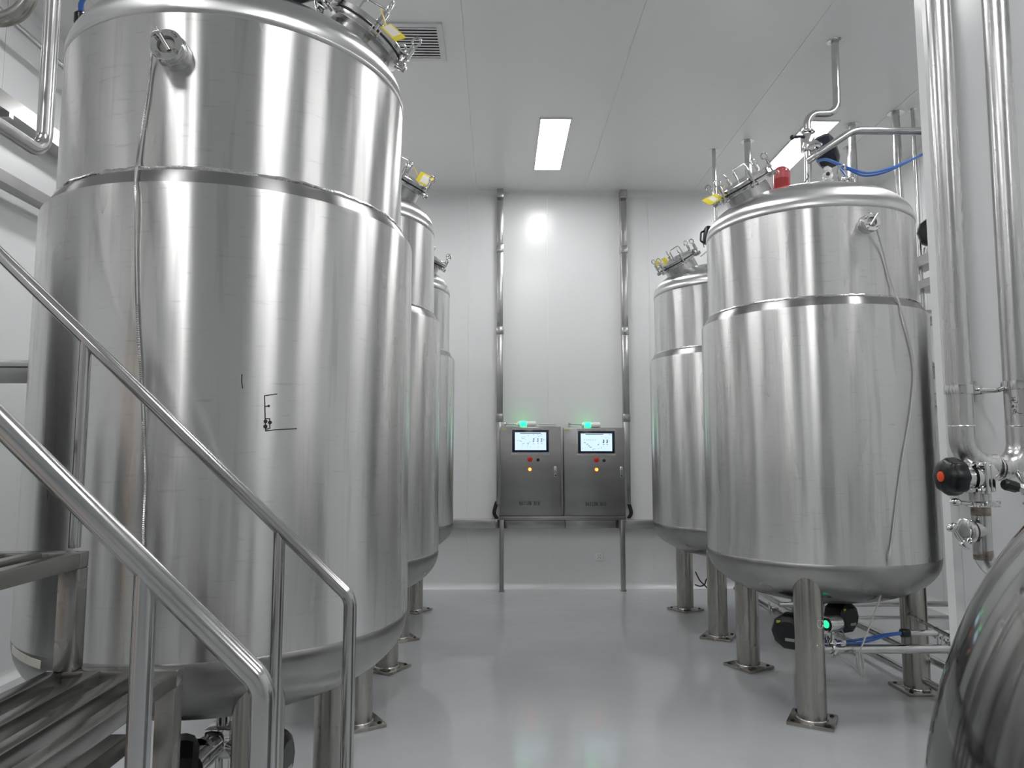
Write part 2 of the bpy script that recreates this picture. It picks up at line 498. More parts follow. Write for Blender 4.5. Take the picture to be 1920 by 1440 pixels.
    # lamp sight glass on the camera side
    if sight_dx is not None:
        zx = 2.79 if sx > 0 else 2.825
        sxp = X + sight_dx
        y0 = Y - math.sqrt(RU ** 2 - sight_dx ** 2)
        Ms = Matrix.Translation((sxp, y0, zx)) @ frame((sight_dx * .6, -1, .0), (0, 0, 1)).to_4x4()
        sg = obj('sight_glass', xform(B().lathe([(.054, -.04), (.054, .028), (.052, .032), (.051, .033), (.051, .042), (.050, .044)], 32), Ms), 'pipe_steel', T)
        obj('flange', xform(B().lathe([(.050, .045), (.052, .047), (.052, .064), (.050, .066), (.029, .066), (.027, .058), (.027, .045)], 32, cap=False), Ms), 'polished_steel', sg)
        obj('lens', xform(B().lathe([(.026, .050), (.026, .053), (.018, .060), (0, .063)], 24), Ms), 'glass_lens', sg)
        for k in range(4):
            a = PI / 4 + k * PI / 2 + .15
            obj('cap_screw', xform(B().lathe([(.0065, .064), (.0065, .077), (.004, .077), (.0035, .072), (0, .072)], 12, (.040 * math.cos(a), .040 * math.sin(a), 0)), Ms), 'polished_steel', sg)
        s_ = -1 if sx > 0 else 1
        rod = B().cyl((-.012 * s_, -.022, .068), (.026 * s_, .044, .084), .0075, .006, 12)
        obj('lamp_holder', xform(rod, Ms), 'pipe_steel', sg)
    return T

LT1, LT2, LT3 = (-1.056, 2.897), (-1.08, 4.70), (-1.10, 6.55)
RT1, RT2 = (2.066, 4.695), (2.10, 6.55)
tl1 = build_tank(1, LT1, 'largest stainless storage tank at the left, partly behind the stair handrails', 0.0, .10, .004, .455)
tl2 = build_tank(1, LT2, 'stainless storage tank in the middle of the left row, just behind the largest tank', None, .45, .03, .45)
copy_tree(tl2, (LT3[0], LT3[1], 0), 'rearmost stainless storage tank of the left row, nearest the back wall')
tr1 = build_tank(-1, RT1, 'stainless storage tank at the right with a red beacon on top', .075, .35, .02, .46)
copy_tree(tr1, (RT2[0], RT2[1], 0), 'stainless storage tank of the right row half hidden behind the front one')

# felt-pen marks and dried scratches drawn on the jacket of the big left tank
def on_cyl(pts, c, R, w=.0022):
    b = B()
    for p, q in zip(pts, pts[1:]):
        n = max(1, int((V(q) - V(p)).length / .02))
        for k in range(n):
            a = V(p).lerp(V(q), k / n); e = V(p).lerp(V(q), (k + 1) / n)
            out = []
            for z in (a, e):
                d = V((z.x - c[0], z.y - c[1], 0)).normalized()
                out.append(V((c[0], c[1], z.z)) + d * R)
            dirv = (out[1] - out[0])
            if dirv.length < 1e-5: continue
            nrm = V((out[0].x - c[0], out[0].y - c[1], 0)).normalized()
            sd = dirv.normalized().cross(nrm) * w
            ln = dirv.normalized() * w * .5
            vs = [out[0] - sd - ln, out[0] + sd - ln, out[1] + sd + ln, out[1] - sd + ln]
            b.loft([[v - nrm * .002 for v in vs], [v + nrm * .0008 for v in vs]])
    return b
marks = [[(-0.802,2.251,1.745), (-0.802,2.251,1.722), (-0.799,2.252,1.702)],
         [(-0.706,2.298,1.688), (-0.739,2.280,1.681), (-0.735,2.282,1.600), (-0.733,2.283,1.570), (-0.709,2.296,1.574), (-0.651,2.334,1.579)],
         [(-0.737,2.281,1.647), (-0.727,2.286,1.649)],
         [(-0.734,2.282,1.609), (-0.723,2.288,1.609), (-0.722,2.289,1.579), (-0.733,2.283,1.575)]]
for pts in marks: obj('pen_mark', on_cyl(pts, LT1, RJ, .0016), 'ink', tl1)
dots = B()
for p, r in (((-0.734,2.282,1.600), .006), ((-0.734,2.282,1.584), .0065), ((-0.722,2.288,1.597), .006), ((-0.727,2.286,1.649), .004)):
    nrm = V((p[0] - LT1[0], p[1] - LT1[1], 0)).normalized()
    dots.cyl(V(p) - nrm * .002, V(p) + nrm * .0012, r, seg=12)
obj('pen_dots', dots, 'ink', tl1)

# yellow tags tied to the manway handles
def hang_tag(c, u, w, su, sw, label, print_frac, hide=False):
    u = V(u).normalized(); w = V(w); w = (w - u * w.dot(u)).normalized(); n = u.cross(w)
    Rm = Matrix((u, w, n)).transposed(); c = V(c)
    t = thing('warning_tag', label, 'tag', c, 'yellow tags on the manways')
    obj('sheet', B().box(c, (su, sw, .0025), Rm, .0005), 'yellow_tag', t)
    for s in (-1, 1):
        obj('print_field', B().box(c + n * s * .0016 - u * su * (.5 - print_frac[0]) , (su * print_frac[1], sw * .72, .0008), Rm), 'pale_tag', t)
    obj('tie', B().tube(spline([c - u * su * .5, c - u * su * .7 + V((0, 0, .03)), c - u * su * .85 + V((0, 0, .05))], 5), .003, 6), 'yellow_ring', t)
    return t
hang_tag((-0.406,2.620,3.102), V((-0.366,2.600,3.056)) - V((-0.445,2.640,3.151)), (0, .5, 1), .105, .05, 'yellow-ended tag hanging from the manway of the largest left tank', (.4, .68))
hang_tag((-0.489,4.620,3.301), V((-0.436,4.620,3.276)) - V((-0.536,4.620,3.326)), (0, .2, 1), .105, .085, 'yellow tag with a pale middle on the manway of the middle left tank', (.5, .5))
hang_tag((1.382,4.500,3.136), V((1.325,4.500,3.107)) - V((1.468,4.550,3.190)), (0, .8, 1), .125, .075, 'yellow tag sticking out from the manway of the front right tank', (.45, .35))
hang_tag((1.485,6.420,3.243), V((1.425,6.420,3.217)) - V((1.551,6.450,3.276)), (0, .5, 1), .12, .06, 'small yellow tag on the manway of the rear right tank', (.5, .3))

# ---------------------------------------------------------------- drum-shaped pneumatic actuators
def drum(c, axis, r, L, seg=10):
    return B().lathe([(0, -L / 2), (r * .62, -L / 2), (r * .9, -L / 2 + .018), (r, -L / 2 + .045), (r, L / 2 - .045), (r * .9, L / 2 - .018), (r * .62, L / 2), (0, L / 2)], seg, c, axis)
def sticker(c, axis, up, off, w, h):
    M = frame(axis, up); c = V(c)
    return B().box(c + M @ V(off), (w, h, .003), M)

def outlet_valve(c, acts, label):
    x, y = c
    t = thing('outlet_valve', label, 'valve', (x, y, .33), 'bottom outlet valves')
    obj('nozzle', B().cyl((x, y, .605), (x, y, .44), .026, seg=20), 'pipe_steel', t)
    obj('clamp', B().lathe([(.04, .545), (.045, .55), (.045, .562), (.04, .567)], 24, (x, y, 0)).box((x + .05, y - .01, .556), (.03, .016, .016), None, .003), 'polished_steel', t)
    obj('body', B().box((x, y, .41), (.11, .11, .11), None, .012).cyl((x, y, .37), (x, y, .30), .026, seg=20), 'polished_steel', t)
    for p, ax, r, L, st in acts:
        p = V(p); a = V(ax).normalized()
        k = obj('actuator', drum(p, a, r, L), 'black_plastic', t, ang=30)
        near = V((x, y, .41))
        obj('yoke', B().cyl(near, p - a * L * .3, .034, .05, 20).cyl(near.lerp(p, .42), near.lerp(p, .5), .055, .055, 20), 'polished_steel', t)
        if st:
            d = (V((0, 0, 1.5)) - p).normalized()
            M = frame(a)
            obj('sticker', sticker(p + a * (L / 2 + .0002), a, None, (r * .1, -r * .35, 0), r * .5, r * .16), 'label_grey', k)
            obj('sticker', sticker(p + a * (L / 2 - .012), a, None, (-r * .5, r * .55, .004), r * .22, r * .14), 'label_yellow', k)
    return t
outlet_valve(LT1, [((-1.135, 2.70, .385), (-1, -.35, 0), .112, .13, False), ((-.825, 2.80, .375), (1, -.1, 0), .108, .10, True)], 'chrome valve with two black drum actuators under the largest left tank')
outlet_valve(RT1, [((1.775, 4.46, .43), (-.55, -.8, .0), .108, .16, True), ((2.115, 4.52, .50), (.45, -.9, 0), .098, .15, True)], 'chrome valve with two black drum actuators under the front right tank')

# yellow tape strip on the lower seam of the big left tank
tb = B()
ps = [(-1.572,2.433,0.869), (-1.498,2.362,0.864), (-1.441,2.320,0.861), (-1.399,2.293,0.859)]
tag(obj('tape_strip', on_cyl(ps, LT1, RJ + .001, .012), 'pale_tag'), 'pale yellow tape strip on the lower seam of the largest left tank', 'tape')

# ---------------------------------------------------------------- cables
def cable(name, pts, r, mat, label, cat, seg=8, n=8):
    o = obj(name, B().tube(spline(pts, n), r, seg), mat)
    tag(o, label, cat); return o
p0 = [(-1.049,2.130,2.799), (-1.099,2.186,2.819), (-1.126,2.241,2.772), (-1.138,2.247,2.631), (-1.154,2.249,2.489), (-1.157,2.245,2.419), (-1.135,2.199,2.337),
      (-1.122,2.199,2.107), (-1.107,2.198,1.907), (-1.088,2.197,1.742), (-1.069,2.196,1.548), (-1.059,2.196,1.420), (-1.057,2.196,1.263), (-1.049,2.196,1.077), (-1.041,2.196,0.909)]
sp = spline(p0, 60)
tag(obj('armoured_cable', B().tube(sp, lambda t: .0046 if int(t * (len(sp) - 1) + .5) % 2 else .0034, 8), 'pipe_steel'), 'ribbed metal lamp cable running down the largest left tank', 'cable')
cable('lamp_cable', [(2.109,3.980,2.811), (2.164,4.002,2.812), (2.233,4.056,2.674), (2.275,4.073,2.520), (2.303,4.075,2.432), (2.314,4.038,2.324), (2.373,4.064,2.111),
      (2.392,4.073,1.958), (2.340,4.049,1.711), (2.279,4.026,1.500), (2.222,4.011,1.263), (2.170,4.001,1.002), (2.147,4.000,0.901), (2.153,4.120,0.691), (2.098,4.160,0.506), (2.047,4.180,0.366)],
      .0048, 'grey_cable', 'thin pale cable hanging down the front right tank from its lamp', 'cable')
lb = B()
for k in range(4):
    c = V((2.050,4.180,0.314)) + V((random.uniform(-.012, .012), random.uniform(-.02, .02), random.uniform(-.01, .01)))
    pts = [c + V((.014 * math.sin(t) + .02 * (math.cos(t) * -.35), .01 * k * math.sin(t), .062 * math.cos(t))) for t in [2 * PI * i / 22 for i in range(22)]]
    lb.tube(pts, .0042, 7, loop=True)
tag(obj('cable_coil', lb, 'grey_cable'), 'small tied coil of pale cable hanging beneath the front right tank', 'cable')
cable('sensor_cable', [(1.941,4.240,0.392), (1.963,4.200,0.332), (2.007,4.180,0.302), (2.048,4.180,0.261)], .0042, 'grey_cable', 'thin pale cable from the green-lit gauge down to the tied coil', 'cable')
cable('sensor_cable', [(2.058,4.400,0.450), (2.055,4.320,0.392), (2.042,4.220,0.367), (2.046,4.180,0.360)], .004, 'grey_cable', 'thin cable from the black actuator to the tied coil, under the front right tank', 'cable')
for k, dz in enumerate((0, .014)):
    cable('air_hose', [V((1.871,4.330,0.418)) + V((0, .02 * k, dz)), V((1.926,4.300,0.401)) + V((0, .02 * k, dz)), V((2.020,4.280,0.391)) + V((0, .02 * k, dz)), V((2.141,4.270,0.411)) + V((0, .02 * k, dz * .8)), V((2.247,4.260,0.443)) + V((0, .01 * k, dz * .5)), V((2.336,4.250,0.460)) + V((0, 0, dz * .3))],
          .0075, 'blue_hose', ('lower' if k == 0 else 'upper') + ' blue air hose running into the black-capped conduit under the front right tank', 'hose')
cable('floor_cable', [(1.846,6.850,0.396), (1.876,6.820,0.323), (1.919,6.800,0.277), (1.971,6.780,0.223), (2.024,6.760,0.188)], .006, 'black_cable', 'dark cable slanting down between the legs of the rear right tank', 'cable')
cable('floor_cable', [(1.838,6.850,0.278), (1.875,6.820,0.269), (1.914,6.800,0.287), (1.935,6.800,0.336), (1.975,6.780,0.363)], .006, 'black_cable', 'dark looping cable curling up behind the legs of the rear right tank', 'cable')

# ---------------------------------------------------------------- pipework under the right tanks
def pipe(name, pts, r, label, fil=.09, mat='pipe_steel', flanges=(), clamps=(), group=None, seg=18):
    t = thing(name, label, 'pipe', pts[0], group)
    obj('tube', B().tube(pts, r, seg, fil), mat, t)
    for p, ax in flanges:
        obj('flange', B().lathe([(r + .001, 0), (r * 2.1, 0), (r * 2.1, .003), (r + .001, .004)], 24, p, ax, closed=True), mat, t)
    for p, ax in clamps: obj('clamp', clamp_bm(p, ax, r), 'polished_steel', t)
    return t
def clamp_bm(p, ax, r, up=None, wing=True):
    M = frame(ax, up); p = V(p)
    b = B().lathe([(r * .98, -.012), (r * 1.45, -.010), (r * 1.62, -.004), (r * 1.62, .004), (r * 1.45, .010), (r * .98, .012)], 24, p, ax)
    if wing:
        b.box(p + M @ V((r * 1.75, 0, 0)), (r * .5, .018, .020), M, .003)
        b.box(p + M @ V((-r * 1.75, 0, 0)), (r * .5, .018, .020), M, .003)
        b.cyl(p + M @ V((r * 1.7, -.03, 0)), p + M @ V((r * 1.7, .035, 0)), .005, seg=8)
        b.lathe([(.010, .028), (.012, .034), (.008, .05), (0, .052)], 10, p + M @ V((r * 1.7, 0, 0)), M @ V((0, 1, 0)))
        b.box(p + M @ V((r * 1.7, .05, 0)), (.008, .03, .034), M, .003)
    return b
pipe('drain_pipe', [(1.80, 4.25, .374), (XR, 4.25, .372)], .026, 'horizontal steel pipe crossing in front of the rear leg under the front right tank', flanges=[((XR - .004, 4.25, .372), (1, 0, 0))], clamps=[((1.93, 4.25, .374), (1, 0, 0)), ((2.62, 4.25, .372), (1, 0, 0))])
t = pipe('conduit', [(2.36, 4.25, .463), (XR, 4.25, .463)], .017, 'thin horizontal conduit with a black end cap above the drain pipe', flanges=[((XR - .004, 4.25, .463), (1, 0, 0))])
obj('end_cap', B().lathe([(.024, 0), (.026, .006), (.026, .04), (.022, .046)], 16, (2.335, 4.25, .463), (1, 0, 0)), 'black_plastic', t)
obj('clamp', clamp_bm((2.555, 4.25, .463), (1, 0, 0), .017, (0, 1, 0)).cyl((2.555, 4.25, .446), (2.555, 4.25, .40), .012, seg=12), 'polished_steel', t)
pipe('manifold_pipe', [(2.11, 4.72, .30), (2.115, 6.52, .30)], .024, 'steel pipe near the floor running back between the two right tanks', clamps=[((2.113, 5.6, .30), (0, 1, 0))])
pipe('floor_pipe', [(2.78, -6.19, .175), (2.80, 8.20, .175)], .026, 'upper of the two floor pipes running back beside the right tanks')
pipe('floor_pipe', [(2.66, -6.19, .08), (2.68, 8.20, .08)], .022, 'lower of the two floor pipes running back beside the right tanks')
pipe('cross_pipe', [(2.36, 6.16, .235), (4.28, 6.16, .235)], .022, 'upper of two thin pipes crossing near the floor behind the front right tank')
pipe('cross_pipe', [(2.36, 6.16, .125), (4.28, 6.16, .125)], .016, 'lower of two thin pipes crossing near the floor behind the front right tank')
b = B().cyl((2.622,4.690,0.475), (2.319,3.750,0.565), .011, seg=12)
obj('brace_rod', b, 'leg_steel', tr1)
# green-lit gauge
c = V((1.933,4.250,0.519))
t = thing('pressure_gauge', 'chrome gauge with a green lit face beside the front leg of the right tank', 'gauge', (c.x, c.y, .374))
hx = V((-1, -.45, 0)).normalized()
obj('housing', B().lathe([(.034, -.055), (.044, -.05), (.046, -.04), (.046, .045), (.043, .05), (.036, .05), (.035, .044), (0, .044)], 28, c, hx), 'polished_steel', t)
obj('display', B().lathe([(.034, 0), (.034, .002), (0, .002)], 24, c + hx * .0445, hx), 'navy_plastic', t)
obj('readout', B().lathe([(.022, 0), (.022, .002), (0, .002)], 20, c + hx * .047, hx), 'green_display', t)
obj('stem', B().cyl(c + V((0, 0, -.04)), (c.x, c.y, .40), .013).lathe([(.02, 0), (.02, .01)], 6, c + V((0, 0, -.062))).lathe([(.022, 0), (.022, .012)], 20, c + V((0, 0, -.10))), 'polished_steel', t)
obj('clamp', clamp_bm((c.x, c.y, .415), (0, 0, 1), .016, (1, 0, 0)), 'polished_steel', t)
# shackle hanging on the leg
t = thing('hanging_clamp', 'loose chrome pipe clamp hanging from the front leg of the right tank', 'clamp', (1.801,4.105,0.564))
p = V((1.801,4.105,0.550)); q = V((1.784,4.105,0.440))
obj('band', B().ring(p, (.3, -1, 0), .022, .004, 20, 8), 'polished_steel', t)
obj('link', B().cyl(p + V((0, 0, -.022)), q, .004, seg=8).ring(q + V((0, 0, -.012)), (.8, -1, 0), .012, .003, 14, 6), 'polished_steel', t)

# ---------------------------------------------------------------- fittings on top of the front right tank
def headz(r): return Z3 + .014 + HH * max(0, 1 - (r / RU) ** HN) ** (1 / HN)
t = thing('vent_pipe', 'bent steel pipe dropping from the ceiling to the valve on the front right tank', 'pipe', (2.5, 5.054, H))
obj('tube', B().tube([(2.5, 5.054, H), (2.495, 5.054, 3.995), (2.272, 5.054, 3.995), (2.268, 5.054, 3.86)], .027, 18, .085), 'pipe_steel', t)
obj('flange', B().lathe([(.028, 0), (.056, 0), (.058, .004), (.05, .010), (.028, .012)], 24, (2.5, 5.054, H), (0, 0, -1), closed=True), 'pipe_steel', t)
t = thing('diaphragm_valve', 'chrome valve with a large black drum actuator above the front right tank', 'valve', (2.255, 5.054, 3.16))
obj('stem', B().cyl((2.25, 5.054, 3.15), (2.262, 5.054, 3.72), .026), 'pipe_steel', t)
obj('body', B().box((2.266, 5.054, 3.765), (.085, .08, .13), None, .014).cyl((2.27, 5.054, 3.765), (2.38, 5.12, 3.765), .036, .046), 'polished_steel', t)
obj('clamp', clamp_bm((2.268, 5.054, 3.855), (0, 0, 1), .028, (0, 1, 0)), 'polished_steel', t)
k = obj('actuator', drum((2.455, 5.17, 3.755), (1, -.75, .28), .128, .15), 'navy_plastic', t, ang=30)
obj('position_lever', B().tube([(2.25, 5.03, 3.80), (2.20, 5.02, 3.803), (2.14, 5.02, 3.795)], .012, 8).ball((2.14, 5.02, 3.795), .018), 'navy_plastic', t)
t = pipe('inlet_pipe', [(2.255, 5.04, 3.625), (2.30, 4.985, 3.655), (2.565, 4.97, 3.828), (XR, 4.97, 3.824)], .027, 'slanting steel pipe joining the valve stem above the front right tank', .2, flanges=[((XR - .006, 4.97, 3.824), (1, 0, 0))])
bt = thing('beacon', 'red translucent beacon on top of the front right tank', 'beacon', (1.885, 4.62, headz(.19)))
zb = headz(.2) + .01
obj('lens', B().lathe([(.056, .02), (.056, .15), (.05, .172), (.03, .188), (0, .192)], 28, (1.885, 4.62, zb - .02)), 'red_lens', bt)
obj('lamp', B().cyl((1.885, 4.62, zb), (1.885, 4.62, zb + .09), .03), 'red_button', bt)
obj('base', B().lathe([(.062, -.02), (.062, .022)], 28, (1.885, 4.62, zb)), 'red_button', bt)
cable('beacon_cable', [(1.94, 4.58, headz(.2) + .01), (2.02, 4.60, headz(.1) + .05), (2.10, 4.72, 3.36), (2.20, 4.92, 3.46), (2.24, 5.02, 3.52)], .004, 'black_cable', 'thin dark cable arching from the red beacon to the pipe', 'cable')
lg = thing('lifting_lug', 'pale steel lifting lug with a hole on top of the front right tank', 'lug', (2.235, 4.70, headz(.17)))
lz = headz(.17) + .02
LP = [(-.062, 0), (.062, 0), (.034, .155), (.024, .19), (0, .202), (-.024, .19), (-.034, .155)]
lgm = B().prism(LP, -.006, .006, Matrix(((1, 0, 0), (0, 0, -1), (0, 1, 0))), (2.235, 4.70, lz))
obj('plate', lgm, 'weld_steel', lg)
obj('eye', B().cyl((2.235, 4.692, lz + .145), (2.235, 4.708, lz + .145), .013), 'black_plastic', lg)
def ferrule(x, y, rt, label, hook=False):
    z = headz(rt) + .085
    t = thing('clamp_ferrule', label, 'fitting', (x, y, z - .02))
    obj('neck', B().cyl((x, y, z - .12), (x, y, z + .035), .02), 'pipe_steel', t)
    obj('clamp', clamp_bm((x, y, z + .045), (0, 0, 1), .022, (0, 1, 0)), 'polished_steel', t)
    obj('cap', B().lathe([(.03, .055), (.03, .062), (0, .068)], 20, (x, y, z)), 'polished_steel', t)
    if hook: obj('hook', B().tube(spline([(x - .05, y, z + .03), (x - .06, y, z + .09), (x - .045, y, z + .13), (x - .015, y, z + .14), (x - .008, y, z + .115)], 6), .008, 8), 'polished_steel', t)
    return t
ferrule(2.345, 4.66, .28, 'chrome clamped fitting beside the lifting lug on the front right tank', True)
ferrule(2.56, 4.78, .50, 'small chrome clamped fitting near the edge of the front right tank')
hp = [(2.288,4.930,3.588), (2.312,4.850,3.558), (2.373,4.800,3.503), (2.465,4.800,3.466), (2.584,4.850,3.463), (2.746,4.900,3.508), (2.962,5.000,3.611), (3.144,5.100,3.707), (3.339,5.200,3.810), (3.564,5.300,3.881)]
cable('air_hose', hp, .008, 'blue_hose', 'blue air hose sagging from the black actuator over the front right tank', 'hose')
cable('air_hose', [V(q) + V((0, .03, .012 * math.sin(i))) for i, q in enumerate(hp)], .008, 'blue_hose', 'second blue air hose sagging beside the first over the front right tank', 'hose')
cable('air_hose', [(2.345, 4.66, headz(.28) + .15), (2.322,4.720,3.455), (2.397,4.800,3.465)], .007, 'blue_hose', 'short blue air hose rising from the chrome fitting on the front right tank', 'hose')

# risers behind the right tanks
def riser(x, y, z0, r, label):
    pipe('riser_pipe', [(x, y, H), (x, y, z0)] if z0 else [(x, y, H), (x, y, 2.25), (XR - .004, y, 2.25)], r, label, .12, flanges=[((x, y, H), (0, 0, -1))], group='vertical pipes behind the right tanks')
riser(3.579, 6.175, 0, .034, 'thickest vertical pipe from the ceiling right of the front right tank')
riser(3.69, 6.10, 0, .016, 'thin vertical pipe beside the thickest one, right of the front right tank')
riser(3.30, 6.42, 0, .033, 'vertical pipe rising behind the dome of the front right tank, second from its lug')
riser(3.525, 6.918, 0, .030, 'vertical pipe rising behind the dome of the front right tank, nearest its lug')
riser(2.444, 6.788, 3.06, .030, 'vertical pipe rising behind the manway of the front right tank')
t = thing('riser_pipe', 'slim clamped vertical pipe at the left edge of the front right tank', 'pipe', (2.242, 7.05, H), 'vertical pipes behind the right tanks')
rx, ry = 2.175, 7.0
obj('tube', B().cyl((rx, ry, H), (rx, ry, 3.0), .019), 'pipe_steel', t)
obj('flange', B().lathe([(.02, 0), (.045, 0), (.045, .004), (.02, .006)], 20, (rx, ry, H), (0, 0, -1), closed=True), 'pipe_steel', t)
for z in (4.02, 3.62): obj('clamp', clamp_bm((rx, ry, z), (0, 0, 1), .024, (0, 1, 0)), 'polished_steel', t)
tv = thing('small_actuator', 'small black valve handle peeping out at the left edge of the front right tank', 'valve', (1.856,6.200,3.412))
c = V((1.896,6.300,3.453))
obj('body', B().box(c, (.10, .10, .16), Matrix.Rotation(.15, 3, 'Y'), .02), 'navy_plastic', tv)
obj('grip', B().tube([c + V((-.03, 0, .05)), c + V((-.075, 0, .03)), c + V((-.08, 0, -.05)), c + V((-.045, 0, -.07))], .009, 8, .02), 'navy_plastic', tv)
obj('lever', B().cyl(c + V((-.06, 0, -.07)), (1.845,6.300,3.344), .006, seg=8), 'pipe_steel', tv)
obj('bracket', B().cyl(c + V((0, 0, .07)), (c.x + .06, 6.5, headz(.3) - .02), .012), 'pipe_steel', tv)
cable('lamp_cable', [(1.907,6.280,3.349), (1.868,6.300,3.310), (1.814,6.300,3.261)], .005, 'grey_cable', 'thin pale cable slanting down onto the rear right tank', 'cable')

# pipe rack along the right wall, glimpsed beside the front right tank
def tray(name, x0, x1, y0, y1, z0, z1, label, brk, inward):
    t = thing(name, label, 'cable tray', (x0, (y0 + y1) / 2, z0))
    w = .006
    b = B().span((x0, y0, z0), (x1, y1, z0 + w))
    b.span((x0, y0, z0 + w), (x0 + w, y1, z1)).span((x1 - w, y0, z0 + w), (x1, y1, z1))
    obj('channel', b, 'duct_steel', t)
    xw = XR - .004 if inward < 0 else XL + .004
    xe = x1 if inward < 0 else x0
    for y in brk:
        obj('bracket', B().span((min(x0, xw), y - .02, z0 - .03), (max(x1, xw), y + .02, z0)), 'duct_steel', t)
    return t
tray('cable_tray', 3.62, 3.78, 3.2, 8.1, 3.10, 3.19, 'upper steel tray along the right wall, glimpsed beside the front right tank', (3.9, 5.4, 6.9), -1)
tray('cable_tray', 3.60, 3.74, 3.2, 8.1, 2.90, 2.97, 'lower steel tray along the right wall, glimpsed beside the front right tank', (3.9, 5.4, 6.9), -1)
t = thing('wall_actuator', 'black drum actuator on the tray at the right edge of the front right tank', 'valve', (3.70, 5.9, 3.19))
obj('drum', drum((3.70, 5.9, 3.37), (-.7, -1, 0), .13, .18), 'black_plastic', t, ang=30)
obj('base', B().box((3.70, 5.92, 3.225), (.12, .12, .07), None, .008), 'polished_steel', t)
obj('sticker', sticker(V((3.70, 5.9, 3.37)) + V((-.7, -1, 0)).normalized() * .0905, (-.7, -1, 0), None, (0, .02, 0), .02, .07), 'pale_tag', t)
obj('coupling', B().cyl((3.70, 5.9, 3.48), (3.74, 5.9, 3.60), .025).box((3.74, 5.9, 3.60), (.12, .06, .05), None, .01), 'polished_steel', t)
for k in range(2):
    cable('air_hose', [(3.66 + .02 * k, 5.8, 3.47), (3.64 + .02 * k, 5.78, 3.55), (3.70, 5.78, 3.66 + .02 * k), (3.80, 5.8, 3.72 + .02 * k), (3.9, 5.9, 3.72), (4.2, 6.0, 3.7)], .012, 'blue_hose', ('outer' if k else 'inner') + ' blue hose curling above the black actuator at the right edge of the tank', 'hose')
for (px, py, sz, lab) in (((4.250,6.840,2.792), 0, .09, 'small dark box on the right wall, just above the tank shoulder'), ((4.250,6.887,2.015), 0, .13, 'dark box on the right wall halfway up the front right tank')):
    c = V(px); t = thing('junction_box', lab, 'box', c)
    obj('case', B().box(c, (.06, .16, sz), None, .006), 'cabinet_steel', t)
    obj('cover', B().box(c + V((-.033, 0, 0)), (.006, .14, sz - .02), None, .002), 'duct_steel', t)
# ---------------------------------------------------------------- two control cabinets on a stand at the back wall
def serif(x, y, w=.17): return [(x - w, y), (x + w, y)]
GLYPH = {'B': [[(.2, 0), (.2, 1)], serif(.12, 0), serif(.12, 1), [(.2, 1), (.6, 1), (.78, .88), (.78, .64), (.6, .53), (.2, .53)], [(.6, .53), (.84, .4), (.84, .13), (.62, 0), (.2, 0)]],
         'A': [[(.08, 0), (.46, 1), (.86, 0)], [(.24, .34), (.7, .34)], serif(.08, 0, .14), serif(.86, 0, .14)],
         'I': [[(.45, 0), (.45, 1)], serif(.45, 0, .22), serif(.45, 1, .22)],
         'L': [[(.25, 1), (.25, 0), (.8, 0), (.8, .24)], serif(.25, 1)],
         'U': [[(.18, 1), (.18, .2), (.34, 0), (.6, 0), (.76, .2), (.76, 1)], serif(.18, 1), serif(.76, 1, .14)],
         'N': [[(.16, 0), (.16, 1), (.76, 0), (.76, 1)], serif(.16, 0, .14), serif(.12, 1, .12), serif(.76, 1, .14)],
         'O': [[(.32, 0), (.12, .25), (.12, .75), (.32, 1), (.62, 1), (.82, .75), (.82, .25), (.62, 0), (.32, 0)]]}
